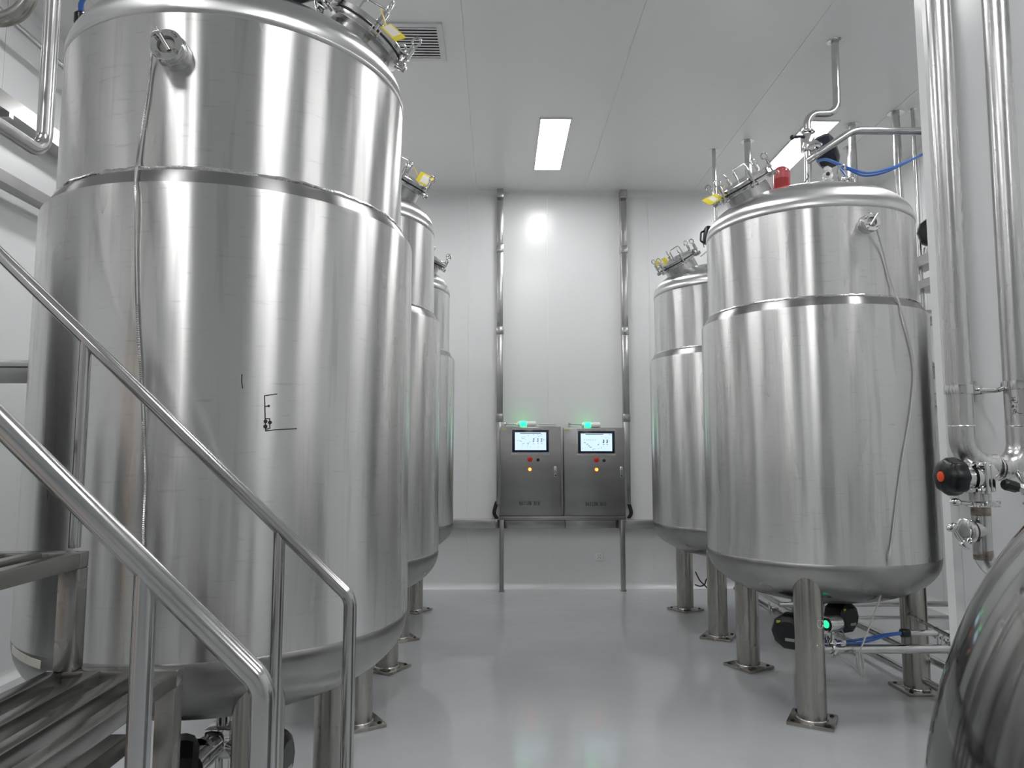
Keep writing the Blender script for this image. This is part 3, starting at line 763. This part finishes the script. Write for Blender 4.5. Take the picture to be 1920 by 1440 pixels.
def cabinet(x0, x1, z0, z1, yf, label, scr, knob, lamp, key, hnd, word, wc, marks):
    t = thing('control_cabinet', label, 'control cabinet', ((x0 + x1) / 2, (yf + YB) / 2, z0), 'control cabinets on the back wall')
    obj('case', B().span((x0, yf + .02, z0), (x1, YB - .09, z1), .004), 'cabinet_steel', t)
    dr = obj('door', B().span((x0 + .004, yf, z0 + .008), (x1 - .004, yf + .018, z1 - .008), .004), 'cabinet_steel', t)
    sx0, sx1, sz0, sz1 = scr
    fl = B(); e = .012
    fl.span((sx0 - e, yf - .002, sz1), (sx1 + e, yf, sz1 + .02)).span((sx0 - e, yf - .002, sz0 - .026), (sx1 + e, yf, sz0 - .002))
    obj('film_edge', fl, 'weld_steel', t, 'crinkled clear film around the screen')
    sc = obj('screen', B().span((sx0, yf - .014, sz0), (sx1, yf, sz1), .006), 'bezel', t, 'black framed touch screen, lit pale blue')
    m = .030
    gx0, gx1, gz0, gz1 = sx0 + m, sx1 - m, sz0 + m * .8, sz1 - m * .95
    obj('display', B().span((gx0, yf - .0155, gz0), (gx1, yf - .0142, gz1)), 'screen_glow', sc)
    g = B(); W, Hh = gx1 - gx0, gz1 - gz0
    for u, v, w, h in marks:
        g.box((gx0 + W * u, yf - .016, gz1 - Hh * v), (W * w * .8, .0008, Hh * h * .75))
    obj('process_diagram', g, 'screen_ink', sc)
    k = V(knob)
    ks = obj('stop_button', B().lathe([(.022, 0), (.022, .012), (.013, .014), (.013, .024), (.024, .03), (.024, .038), (.018, .044), (0, .045)], 20, (k.x, yf, k.z), (0, -1, 0)), 'red_button', t, 'red emergency stop button')
    obj('collar', B().lathe([(.026, 0), (.031, .001), (.031, .005), (.026, .006)], 20, (k.x, yf, k.z), (0, -1, 0), closed=True), 'orange_cap', ks)
    k = V(key); obj('key_switch', B().lathe([(.017, 0), (.017, .012), (.012, .016), (0, .016)], 16, (k.x, yf, k.z), (0, -1, 0)), 'black_plastic', t)
    k = V(lamp)
    il = obj('indicator_lamp', B().lathe([(.016, 0), (.016, .012), (.011, .02), (0, .023)], 16, (k.x, yf - .004, k.z), (0, -1, 0)), 'orange_lamp', t, 'glowing orange indicator lamp')
    obj('ring', B().lathe([(.017, 0), (.024, .001), (.024, .006), (.017, .008)], 20, (k.x, yf, k.z), (0, -1, 0), closed=True), 'orange_cap', il)
    k = V(hnd)
    h = obj('door_handle', B().box((k.x, yf - .006, k.z), (.034, .012, .118), None, .004), 'weld_steel', t)
    obj('grip', B().box((k.x, yf - .014, k.z + .012), (.02, .006, .07), None, .002), 'duct_steel', h)
    obj('lock', B().cyl((k.x, yf - .014, k.z - .042), (k.x, yf - .010, k.z - .042), .008), 'black_plastic', h)
    # engraved lettering
    bb = B(); gw, gh = .0205, .037
    cur = wc[0] - gw * 1.13 * len(word) / 2
    for ch in word:
        for st in GLYPH.get(ch, []):
            for p, q in zip(st, st[1:]):
                a = V((cur + p[0] * gw, 0, wc[2] + (p[1] - .5) * gh)); e_ = V((cur + q[0] * gw, 0, wc[2] + (q[1] - .5) * gh))
                d = e_ - a; L = d.length; ang = math.atan2(d.z, d.x)
                bb.box(((a.x + e_.x) / 2, yf - .0008, (a.z + e_.z) / 2), (L + .003, .0016, .0046 if abs(d.z) > abs(d.x) * .8 else .0032), Matrix.Rotation(-ang, 3, 'Y'))
        cur += gw * 1.13
    obj('lettering', bb, 'ink', t, 'dark engraved lettering', smooth=False)
    obj('corner_label', B().span((x0 + .02, yf - .001, z1 - .034), (x0 + .065, yf, z1 - .020)), 'label_yellow', t)
    return t
m1 = [(.5, .05, .84, .05)]
for ix, u in enumerate((.60, .735, .855)):
    m1 += [(u, .13, .05, .02), (u, .36, .06, .035), (u, .40, .045, .05), (u, .485, .058, .06), (u - .02, .52, .03, .05), (u, .60, .05, .022), (u + .01, .66, .02, .03)]
m1 += [(.18, .49, .07, .03), (.10, .47, .09, .015), (.21, .53, .03, .03), (.26, .35, .10, .02), (.31, .26, .06, .015), (.42, .19, .05, .02), (.42, .62, .06, .045), (.42, .70, .015, .08), (.26, .65, .05, .03), (.29, .62, .05, .02), (.25, .74, .03, .02), (.40, .81, .02, .03), (.50, .82, .02, .03), (.75, .83, .03, .02), (.48, .54, .08, .012), (.66, .29, .08, .012), (.76, .24, .02, .04), (.80, .20, .04, .02), (.92, .40, .05, .03), (.94, .46, .05, .012), (.33, .39, .05, .012), (.22, .27, .02, .05)]
m2 = [(.44, .05, .70, .05), (.92, .06, .06, .03)]
for u in (.73, .845):
    m2 += [(u, .37, .07, .04), (u, .41, .05, .05), (u, .48, .05, .09), (u - .015, .52, .05, .05), (u, .62, .065, .03), (u, .70, .02, .02)]
for k in range(6): m2 += [(.12 + .067 * k, .38, .012, .06), (.12 + .067 * k, .33, .03, .012)]
m2 += [(.13, .52, .07, .045), (.20, .61, .07, .03), (.23, .60, .04, .02), (.26, .70, .07, .035), (.32, .78, .07, .03), (.30, .79, .04, .05), (.40, .88, .05, .03), (.45, .87, .04, .02), (.39, .92, .02, .04), (.56, .64, .055, .05), (.58, .58, .02, .03), (.57, .83, .04, .02), (.65, .80, .012, .10), (.77, .85, .015, .03), (.06, .85, .012, .05), (.80, .22, .09, .012), (.90, .27, .06, .012), (.92, .44, .05, .012), (.15, .88, .015, .03)]
cabinet(.018, .694, .813, 1.795, 8.0, 'stainless control cabinet with a lit screen, the left one of the pair', (.150, .556, 1.512, 1.760), (0.346,8.000,1.435), (0.345,8.000,1.324), (0.437,8.000,1.429), (0.625,8.000,1.301), 'BAILUN BIO', (0.342,8.000,0.954), m1)
cabinet(.724, 1.402, .812, 1.785, 8.0, 'stainless control cabinet with a lit screen, the right one of the pair', (.880, 1.288, 1.500, 1.748), (1.082,8.000,1.429), (1.083,8.000,1.321), (1.167,8.000,1.423), (1.358,8.000,1.294), 'BAILUN BIO', (1.073,8.000,0.945), m2)
t = thing('cabinet_stand', 'steel two-legged stand carrying both control cabinets', 'stand', (.70, 8.02, 0))
obj('top_frame', B().span((.012, 8.0, .773), (1.405, YB - .01, .811), .003), 'duct_steel', t)
for x in (.035, 1.365):
    lg = obj('leg', B().span((x - .024, 7.995, .012), (x + .024, 8.043, .772), .003), 'cabinet_steel', t)
    obj('foot', B().span((x - .032, 7.987, 0), (x + .032, 8.051, .012), .002), 'duct_steel', lg)
def alarm_light(p, label):
    x, y, z = p
    t = thing('signal_light', label, 'signal light', (x, y, z - .03), 'green signal lights lying on the cabinets')
    ax = (1, 0, -.06)
    obj('pole', B().cyl((x - .20, y, z), (x - .075, y, z - .003), .008).lathe([(.022, 0), (.026, .006), (.02, .02), (.012, .03)], 18, (x - .225, y, z), (1, 0, 0)), 'polished_steel', t)
    obj('socket', B().lathe([(.02, 0), (.028, .012), (.03, .03)], 20, (x - .075, y, z - .002), (1, 0, 0)), 'white_plastic', t)
    obj('green_lens', B().lathe([(.03, 0), (.032, .004), (.032, .066), (.03, .07)], 24, (x - .044, y, z - .001), (1, 0, 0)), 'green_lamp', t, 'glowing green lens')
    obj('cap', B().lathe([(.03, 0), (.031, .004), (.031, .10), (.024, .108), (0, .108)], 24, (x + .027, y, z - .001), (1, 0, 0)), 'white_plastic', t)
alarm_light((.285, 8.07, 1.828), 'glowing green signal light lying on top of the left control cabinet')
alarm_light((1.005, 8.07, 1.818), 'glowing green signal light lying on top of the right control cabinet')
t = thing('small_box', 'small flat white box on top of the left control cabinet', 'box', (.56, 8.06, 1.795))
obj('body', B().span((.46, 8.02, 1.796), (.625, 8.11, 1.822), .004), 'white_plastic', t)
obj('lid', B().span((.455, 8.015, 1.8225), (.63, 8.115, 1.829), .002), 'white_plastic', t)
# cable ducts: two vertical, one running along the wall
def vduct(x0, x1, label):
    t = thing('cable_duct', label, 'cable duct', ((x0 + x1) / 2, YB, .78), 'vertical cable ducts')
    zc = [.93, 1.90, 2.90, 3.86, H - .06]
    for a, c in zip(zc, zc[1:]):
        s = obj('cover', B().span((x0, 8.14, a), (x1, YB, c - .004), .003), 'duct_steel', t)
    for z in zc[1:-1]:
        cp = obj('coupling', B().span((x0 - .006, 8.135, z - .045), (x1 + .006, YB, z + .045), .002), 'duct_steel', t)
        for sx in (x0 + .006, x1 - .006):
            for dz in (-.03, .03): obj('screw', B().cyl((sx, 8.135, z + dz), (sx, 8.131, z + dz), .004, seg=8), 'polished_steel', cp)
    obj('end_box', B().span((x0 - .004, 8.10, H - .10), (x1 + .004, YB, H), .003), 'duct_steel', t)
    return t
vduct(-.022, .048, 'vertical steel cable duct at the left of the control cabinets')
vduct(1.416, 1.486, 'vertical steel cable duct at the right of the control cabinets')
for x, lab in ((-.005, 'black cables curving into the duct at the left of the cabinets'), (1.445, 'black cables curving into the duct at the right of the cabinets')):
    s = -1 if x < .5 else 1
    cb_ = B()
    for k in range(3):
        cb_.tube(spline([(x + .012 * k * s, 8.18, .96), (x + s * (.02 + .012 * k), 8.16, .90), (x + s * (.03 + .012 * k), 8.15, .83), (x + s * .012 * k, 8.15, .775)], 6), .010, 8)
    tag(obj('cable_loop', cb_, 'black_cable'), lab, 'cable')
def hduct(xs, z0, z1, label, screws):
    t = thing('wall_trunking', label, 'cable duct', ((xs[0] + xs[-1]) / 2, YB, z0), 'trunking along the back wall')
    for i, (a, c) in enumerate(zip(xs, xs[1:])):
        cv = obj('cover', B().span((a + .002, 8.10, z0), (c - .002, YB, z1), .004), 'duct_steel', t)
    for x in screws: obj('screw', B().cyl((x, 8.10, (z0 + z1) / 2 + .03), (x, 8.095, (z0 + z1) / 2 + .03), .006, seg=8), 'polished_steel', t)
hduct([-2.6, -1.3, .012], .672, .768, 'low steel trunking along the back wall, left of the cabinet stand', (-.02,))
hduct([.06, .74, 1.34], .672, .768, 'low steel trunking along the back wall, between the legs of the cabinet stand', (.08, .98))
hduct([1.39, 2.6, 4.2], .664, .758, 'low steel trunking along the back wall, right of the cabinet stand', (1.42,))
t = thing('wall_socket', 'white square power socket low on the back wall', 'socket', (1.13, YB, .349))
obj('plate', B().box((1.13, YB - .009, .349), (.088, .018, .088), None, .004), 'white_plastic', t)
hs = B()
for dx, dz, a in ((-.014, .016, .0), (.014, .016, 0), (-.014, -.018, .5), (.014, -.018, -.5), (0, -.004, 0)):
    hs.box((1.13 + dx, YB - .0185, .349 + dz), (.004, .002, .012), Matrix.Rotation(a, 3, 'Y'))
obj('pin_holes', hs, 'black_plastic', t)

# ---------------------------------------------------------------- stairs at the left: square-tube treads, two sloping handrails
ST = thing('steel_stairs', 'open steel stairs with two sloping tube handrails in front of the left tank', 'stairs', (-1.0, 1.6, 0))
YA, YBk = 1.215, 2.03
def hrail(y, pts, r, posts):
    hr = obj('handrail', B().tube(pts, r, 24, .055, 8), 'rail_steel', ST)
    for x, z0, z1 in posts:
        obj('post', B().cyl((x, y, z0), (x, y, z1), r * .9, seg=20), 'rail_steel', hr)
# treads
def tread(x1, z, w=.335, y0=1.13, y1=1.965, leg_to=0, shade=None):
    x0 = x1 - w; t_ = .041
    fr = B()
    fr.span((x0, y1 - t_, z - t_), (x1, y1, z), .003)
    fr.span((x0, y0, z - t_), (x1, y0 + t_, z), .003)
    fr.span((x1 - t_, y0 + t_, z - t_), (x1, y1 - t_, z), .003)
    fr.span((x0, y0 + t_, z - t_), (x0 + t_, y1 - t_, z), .003)
    f = obj('tread', fr, 'stair_steel', ST)
    g = (w - 4 * t_) / 3
    first = None
    for k in (1, 2):
        a = x0 + k * (t_ + g)
        if first is None:
            first = obj('slat', B().span((a, y0 + t_, z - t_), (a + t_, y1 - t_, z), .003), 'stair_steel', f); a0 = a
        else: same(first, 'slat', (a - a0, 0, 0), f)
    for y in (y0 + .025, y1 - .025):
        obj('leg', B().span((x1 - .05, y - .025, leg_to), (x1, y + .025, z - t_), .003), 'stair_steel', f)
    return f
TR = [(-.823, .945), (-1.085, 1.243)]
low = [(-.56, .647), (-.30, .349)]
tread(-.823, .945, leg_to=0)
tread(-1.085, 1.243, leg_to=.945)
tread(-1.347, 1.541, leg_to=1.243)
tread(-.56, .647, leg_to=0)
tread(-.30, .349, leg_to=0)
# stout cross members tying the legs
for y, x0, x1, z in ((1.94, -1.2, -.30, .18), (1.155, -1.2, -.30, .18)):
    obj('cross_bar', B().span((x0, y - .02, z - .02), (x1, y + .02, z + .02), .003), 'stair_steel', ST)
obj('cross_bar', B().span((-.995, 1.18, .735), (-.945, 1.94, .785), .003), 'stair_steel', ST)
for y in (1.155, 1.94):
    obj('leg', B().span((-1.40, y - .025, 0), (-1.35, y + .025, 1.496), .003), 'stair_steel', ST)
    obj('leg', B().span((-1.66, y - .025, 0), (-1.61, y + .025, 1.496), .003), 'stair_steel', ST)
sl = .944
def zr(x, x0, z0): return z0 - sl * (x - x0)
BX0, BZ0 = -.418, 1.118
AX0, AZ0 = -.379, 1.126
def topx(x): return x
hrail(YBk, [(-2.1, YBk, zr(-2.1, BX0, BZ0)), (BX0 + .012, YBk, zr(BX0 + .012, BX0, BZ0)), (BX0 + .012, YBk, .349)], .0178,
      [(-1.163, 1.243, zr(-1.163, BX0, BZ0) - .01), (-.604, .647, zr(-.604, BX0, BZ0) - .01)])
hrail(YA, [(-1.7, YA, zr(-1.7, AX0, AZ0)), (AX0 - .002, YA, zr(AX0 - .002, AX0, AZ0)), (AX0 - .002, YA, .349)], .0205,
      [(-.577, .647, zr(-.577, AX0, AZ0) - .01), (-1.13, 1.243, zr(-1.13, AX0, AZ0) - .01)])

# ---------------------------------------------------------------- pipes and trays at the far left
t = thing('return_pipe', 'steel pipe looping down at the top left corner in front of the largest tank', 'pipe', (-1.235, 1.93, H))
obj('tube', B().tube([(-1.258, 1.93, H), (-1.250, 1.93, 2.315), (-1.250, -.6, 2.315)], .020, 20, .06, 8), 'pipe_steel', t)
obj('flange', B().lathe([(.021, 0), (.045, 0), (.045, .004), (.021, .006)], 20, (-1.258, 1.93, H), (0, 0, -1), closed=True), 'pipe_steel', t)
t = thing('elbow_pipe', 'dark thick pipe elbow in the top left corner', 'pipe', (-1.19, 1.72, 2.575))
obj('tube', B().tube([(-1.172, 1.72, H), (-1.172, 1.72, 2.575), (-3.26, 1.72, 2.575)], .019, 20, .075, 8), 'leg_steel', t)
obj('flange', B().lathe([(.02, 0), (.05, 0), (.05, .004), (.02, .006)], 20, (-3.28, 1.72, 2.575), (1, 0, 0), closed=True), 'pipe_steel', t)
tray('cable_tray', -3.22, -3.10, .4, 8.1, 3.65, 3.76, 'upper steel tray along the left wall, at the top left corner', (1.2, 2.9, 4.45, 6.2), 1)
tray('cable_tray', -3.20, -3.10, .4, 8.1, 3.19, 3.265, 'lower steel tray along the left wall, at the top left corner', (1.2, 2.9, 6.2), 1)
t = thing('wall_pipe', 'thin steel pipe high along the left wall', 'pipe', (-3.1, 4, 4.235))
obj('tube', B().cyl((-3.1, .2, 4.235), (-3.1, 8.1, 4.235), .022), 'pipe_steel', t)
for y in (1.4, 3.2, 6.0): obj('bracket', B().span((-3.28, y - .015, 4.205), (-3.09, y + .015, 4.215)), 'duct_steel', t)
t = thing('shelf_bracket', 'steel bracket bar sticking out from the left wall behind the largest tank', 'bracket', (-2.9, 4.0, 1.88))
obj('plate', B().span((-3.28, 3.98, 1.885), (-2.2, 4.02, 1.968), .003), 'cabinet_steel', t)
obj('tube', B().cyl((-3.28, 4.0, 1.992), (-2.2, 4.0, 1.992), .022), 'pipe_steel', t)
obj('stay', B().span((-2.25, 3.985, 0), (-2.2, 4.015, 1.885), .003), 'duct_steel', t)
t = thing('conduit_pole', 'slim conduit pole with a black gland behind the largest left tank', 'conduit', (-2.005, 3.3, 0))
obj('pole', B().cyl((-2.005, 3.3, 0), (-2.005, 3.3, 3.55), .016), 'pipe_steel', t)
obj('gland', B().lathe([(.026, 0), (.028, .006), (.028, .045), (.02, .055)], 16, (-2.005, 3.3, 3.545)), 'black_plastic', t)
for k in range(2):
    cable('air_hose', [(-2.005 + .008 * k, 3.3, 3.59), (-1.995 + .008 * k, 3.28, 3.64), (-1.93, 3.26, 3.68 + .012 * k), (-1.80, 3.2, 3.70 + .014 * k), (-1.5, 3.1, 3.72), (-1.2, 3.0, 3.62)], .0085, 'blue_hose', ('upper' if k else 'lower') + ' blue hose arching over the top left of the largest tank', 'hose')
t = thing('top_valve', 'chrome valve with a navy drum actuator on the dome of the largest left tank', 'valve', (-1.02, 2.62, 3.17))
tx, ty = -.90, 2.62
z = headz(.32)
obj('stem', B().cyl((tx, ty, z - .03), (tx, ty, z + .20), .028), 'pipe_steel', t)
obj('clamp', clamp_bm((tx, ty, z + .045), (0, 0, 1), .03, (0, 1, 0)), 'polished_steel', t)
obj('actuator', drum((tx + .115, ty, z + .125), (1, -.3, .1), .10, .15), 'navy_plastic', t, ang=30)
cable('air_hose', [(-1.2, 3.0, 3.62), (-1.05, 2.85, 3.50), (tx + .02, ty + .02, z + .17)], .0085, 'blue_hose', 'blue hose reaching the navy actuator on the largest left tank', 'hose')

# ---------------------------------------------------------------- the pair of vertical pipes on the partition and their valves
PY2 = 2.645
t = thing('wall_pipe_loop', 'pair of thick vertical steel pipes joined in a U above the black valve knob', 'pipe', (1.74, PY2, 1.45))
x1, x2, rp = 1.717, 1.935, .0435
mid = V((1.788, 2.62, 1.455))
mx = (x1 + x2) / 2 + .012
obj('tube', B().tube([(x1 + .016, PY2, H), (x1, PY2, 1.455), (mx, PY2, 1.455)], rp, 32, .10, 10), 'rough_pipe_steel', t)
obj('tube', B().tube([(x2 + .03, PY2, H), (x2, PY2, 1.445), (mx, PY2 - .012, 1.445)], rp + .0015, 32, .10, 10), 'rough_pipe_steel', t)
obj('weld_bead', B().ring((mx, PY2 - .006, 1.45), (1, 0, 0), rp + .001, .003, 36, 6), 'weld_steel', t)
for (xx, ax) in ((x1, (0, 0, 1)), (x2, (0, 0, 1))):
    obj('weld_bead', B().ring((xx + .001, PY2, 1.60), ax, rp + .0005, .003, 36, 6), 'weld_steel', t)
    k = obj('pipe_clip', B().lathe([(rp + .001, -.016), (rp + .006, -.016), (rp + .008, 0), (rp + .006, .016), (rp + .001, .016)], 32, (xx + .001, PY2, 1.735 if xx == x1 else 1.752)), 'polished_steel', t)
    obj('clip_bolt', B().box((xx + rp + .016, PY2 + (0 if xx == x1 else -.02), 1.735 if xx == x1 else 1.752), (.03, .022, .026), None, .004).cyl((xx + rp + .02, PY2 - .03, 1.735 if xx == x1 else 1.752), (xx + rp + .02, PY2 + .03, 1.735 if xx == x1 else 1.752), .006, seg=10), 'polished_steel', k)
br = obj('wall_bracket', B().lathe([(.042, 0), (.042, .005), (.014, .007), (.014, .05)], 28, (1.872, PY, 1.742), (0, -1, 0)), 'pipe_steel', t)
obj('bracket_rod', B().tube([(x1 + rp + .015, PY2, 1.735), (1.872, PY2 + .01, 1.735), (1.872, PY, 1.742)], .0095, 12, .02).cyl((1.872, PY2 + .01, 1.735), (x2 - rp + .01, PY2, 1.75), .009, seg=12), 'pipe_steel', br)
# hand-written pen characters on the right pipe
def on_pipe(strokes):
    b = B()
    for st in strokes:
        pts = []
        for u, v in st:
            px_, pz = -.5 + u, v
            a = math.radians(-160 + u * 62)
            pts.append(V((x2 + .0026 + (rp + .0019) * math.cos(a), PY2 + (rp + .0019) * math.sin(a), 1.708 - v * .070)))
        b.tube(pts, .00105, 5)
    return b
HW = [[(.1, .06), (.2, .02), (.27, .08), (.12, .16), (.3, .17)], [(.05, .22), (.18, .20), (.34, .17)], [(.08, .30), (.12, .31)], [(.28, .04), (.40, .03)], [(.22, .10), (.26, .26), (.34, .33), (.50, .31), (.50, .24)], [(.28, .20), (.42, .19)],
      [(.22, .42), (.20, .58)], [(.12, .48), (.30, .45)], [(.20, .48), (.12, .58)], [(.22, .49), (.32, .56)], [(.34, .52), (.44, .50), (.40, .58)],
      [(.28, .64), (.24, .78), (.14, .94)], [(.18, .70), (.22, .72)], [(.30, .66), (.40, .68), (.34, .78)], [(.28, .76), (.40, .86)], [(.36, .70), (.44, .84), (.56, .90), (.78, .89)], [(.34, .80), (.28, .88)]]
obj('pen_writing', on_pipe(HW), 'ink', t, 'three characters handwritten in black pen')
# manual diaphragm valve with black knob
t = thing('hand_valve', 'black-knobbed hand valve with an orange cap below the vertical pipes', 'valve', (1.76, 2.58, 1.25))
KC, KA = V((1.637, 2.60, 1.416)), V((-1, -.06, 0)).normalized()
bx = V((1.738, 2.606, 1.412))
kn = B(); rings = []
M = frame(KA)
for zz, rr in ((-.036, .050), (-.034, .062), (-.015, .067), (.012, .065), (.026, .057), (.034, .042), (.037, .022), (.032, .018)):
    ring = []
    for i in range(64):
        a = 2 * PI * i / 64
        lobe = 1 + .045 * math.cos(8 * a) * (1 if rr > .05 else .3)
        ring.append(KC + M @ V((rr * lobe * math.cos(a), rr * lobe * math.sin(a), zz)))
    rings.append(ring)
kn.loft(rings)
kk = obj('knob', kn, 'black_plastic', t)
obj('cap', B().lathe([(.019, 0), (.019, .006), (.013, .009), (0, .010)], 24, KC + KA * .032, KA), 'orange_cap', kk)
obj('bonnet', B().lathe([(.054, 0), (.054, .02), (.044, .024), (.042, .068)], 32, bx + KA * .008, KA), 'polished_steel', t)
sq = B().box(bx, (.022, .115, .115), frame(KA).to_3x3() @ Matrix.Rotation(PI / 2, 3, 'Y'), .006)
sq.box(bx - KA * .024, (.022, .10, .10), frame(KA).to_3x3() @ Matrix.Rotation(PI / 2, 3, 'Y'), .006)
vb = obj('body', sq.cyl(bx - KA * .02, V((1.79, 2.62, 1.43)), .04), 'polished_steel', t)
Ms = frame(KA)
for p in (-1, 1):
    for q in (-1, 1):
        c = bx + Ms @ V((p * .044, q * .044, 0))
        obj('bolt', B().lathe([(.010, .008), (.010, .022), (.0065, .024), (.0065, .036)], 6, c, KA), 'polished_steel', vb)
DX, DY = 1.752, 2.615
obj('outlet', B().cyl((DX, DY, 1.42), (DX, DY, 1.325), .035, seg=28), 'pipe_steel', t)
# small black-knobbed sample valve
t = thing('sample_valve', 'small chrome sample valve with a black knob beside the pipe bend', 'valve', (1.83, 2.55, 1.38))
s0 = V((1.862, 2.54, 1.375))
obj('knob', B().lathe([(.016, -.028), (.020, -.024), (.021, .018), (.014, .026), (0, .027)], 8, s0 + V((-.058, -.01, .012)), (-1, -.1, .25)), 'black_plastic', t)
obj('body', B().cyl(s0 + V((-.035, 0, .008)), s0, .015).lathe([(.017, 0), (.017, .016)], 6, s0 + V((-.022, 0, .004)), (1, 0, -.2)).box(s0 + V((.004, 0, 0)), (.012, .036, .046), None, .004), 'polished_steel', t)
obj('spout', B().cyl(s0 + V((.012, -.004, .03)), s0 + V((.008, -.01, -.05)), .010).lathe([(.020, -.003), (.022, 0), (.022, .004), (.018, .007)], 20, s0 + V((.008, -.01, -.052))), 'polished_steel', t)
obj('neck', B().cyl(s0 + V((.012, 0, .01)), (1.885, 2.60, 1.43), .012), 'polished_steel', t)
# drop pipe with tee
t = thing('tee_pipe', 'short vertical steel pipe with a capped side branch below the hand valve', 'pipe', (DX, DY, 1.09))
obj('tube', B().tube([(DX, DY, 1.31), (DX - .004, DY, 1.085), (1.95, DY + .02, 1.06), (1.95, DY + .02, .0)], .0315, 28, .075, 10), 'pipe_steel', t)
for z in (1.292, 1.135):
    obj('heat_band', B().lathe([(.0316, -.017), (.0322, -.013), (.0322, .013), (.0316, .017)], 28, (DX - .001, DY, z), cap=False), 'heat_tint_steel', t, 'brown heat-tinted weld band')
obj('clamp', clamp_bm((DX, DY, 1.318), (0, 0, 1), .034, (0, 1, 0), False).box((DX + .052, DY - .01, 1.318), (.02, .03, .022), None, .004).tube([(DX - .045, DY - .02, 1.320), (DX - .075, DY - .03, 1.322), (DX - .10, DY - .035, 1.325)], .008, 10).ball((DX - .115, DY - .038, 1.326), .014, (1.6, .8, 1), 12), 'polished_steel', t)
bA = V((-.93, -.35, .0)).normalized(); b0 = V((DX, DY, 1.222))
obj('branch', B().cyl(b0, b0 + bA * .075, .030, seg=24), 'pipe_steel', t)
obj('gasket', B().lathe([(.031, -.004), (.043, -.004), (.043, .004), (.031, .004)], 28, b0 + bA * .072, bA, closed=True), 'rubber_gasket', t)
e = b0 + bA * .083
cl = B().lathe([(0, -.006), (.043, -.006), (.047, 0), (.045, .007), (.038, .011), (.02, .012), (0, .012)], 28, e, bA)
cl.box(e + V((-.02, -.02, -.045)), (.034, .022, .022), Matrix.Rotation(.6, 3, 'Y'), .004).cyl(e + V((-.02, -.02, -.05)), e + V((-.062, -.03, .012)), .0055, seg=10)
cl.ball(e + V((-.070, -.032, .018)), .016, (1.4, .7, .9), 12, Matrix.Rotation(-.5, 3, 'Y'))
obj('end_clamp', cl, 'polished_steel', t)

# ---------------------------------------------------------------- big domed vessel at the right front corner
ca, cb2, cz = .6, .953, .595
cx_, cy_ = 1.448, 1.356
t = thing('domed_vessel', 'big smooth steel domed vessel cut off by the lower right corner', 'tank', (cx_, cy_, 0))
pr = [(ca, .36), (ca, cz)] + [(ca * math.cos(PI / 2 * k / 28), cz + cb2 * math.sin(PI / 2 * k / 28)) for k in range(1, 28)] + [(0, cz + cb2)]
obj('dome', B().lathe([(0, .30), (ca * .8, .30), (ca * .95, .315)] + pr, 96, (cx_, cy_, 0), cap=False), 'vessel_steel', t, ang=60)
obj('seam', B().ring((cx_, cy_, cz), (0, 0, 1), ca + .001, .003, 96, 6), 'weld_steel', t)
for k in range(3):
    a = PI / 6 + k * 2 * PI / 3
    obj('leg', B().cyl((cx_ + .42 * math.cos(a), cy_ + .42 * math.sin(a), 0), (cx_ + .42 * math.cos(a), cy_ + .42 * math.sin(a), .33), .045), 'leg_steel', t)
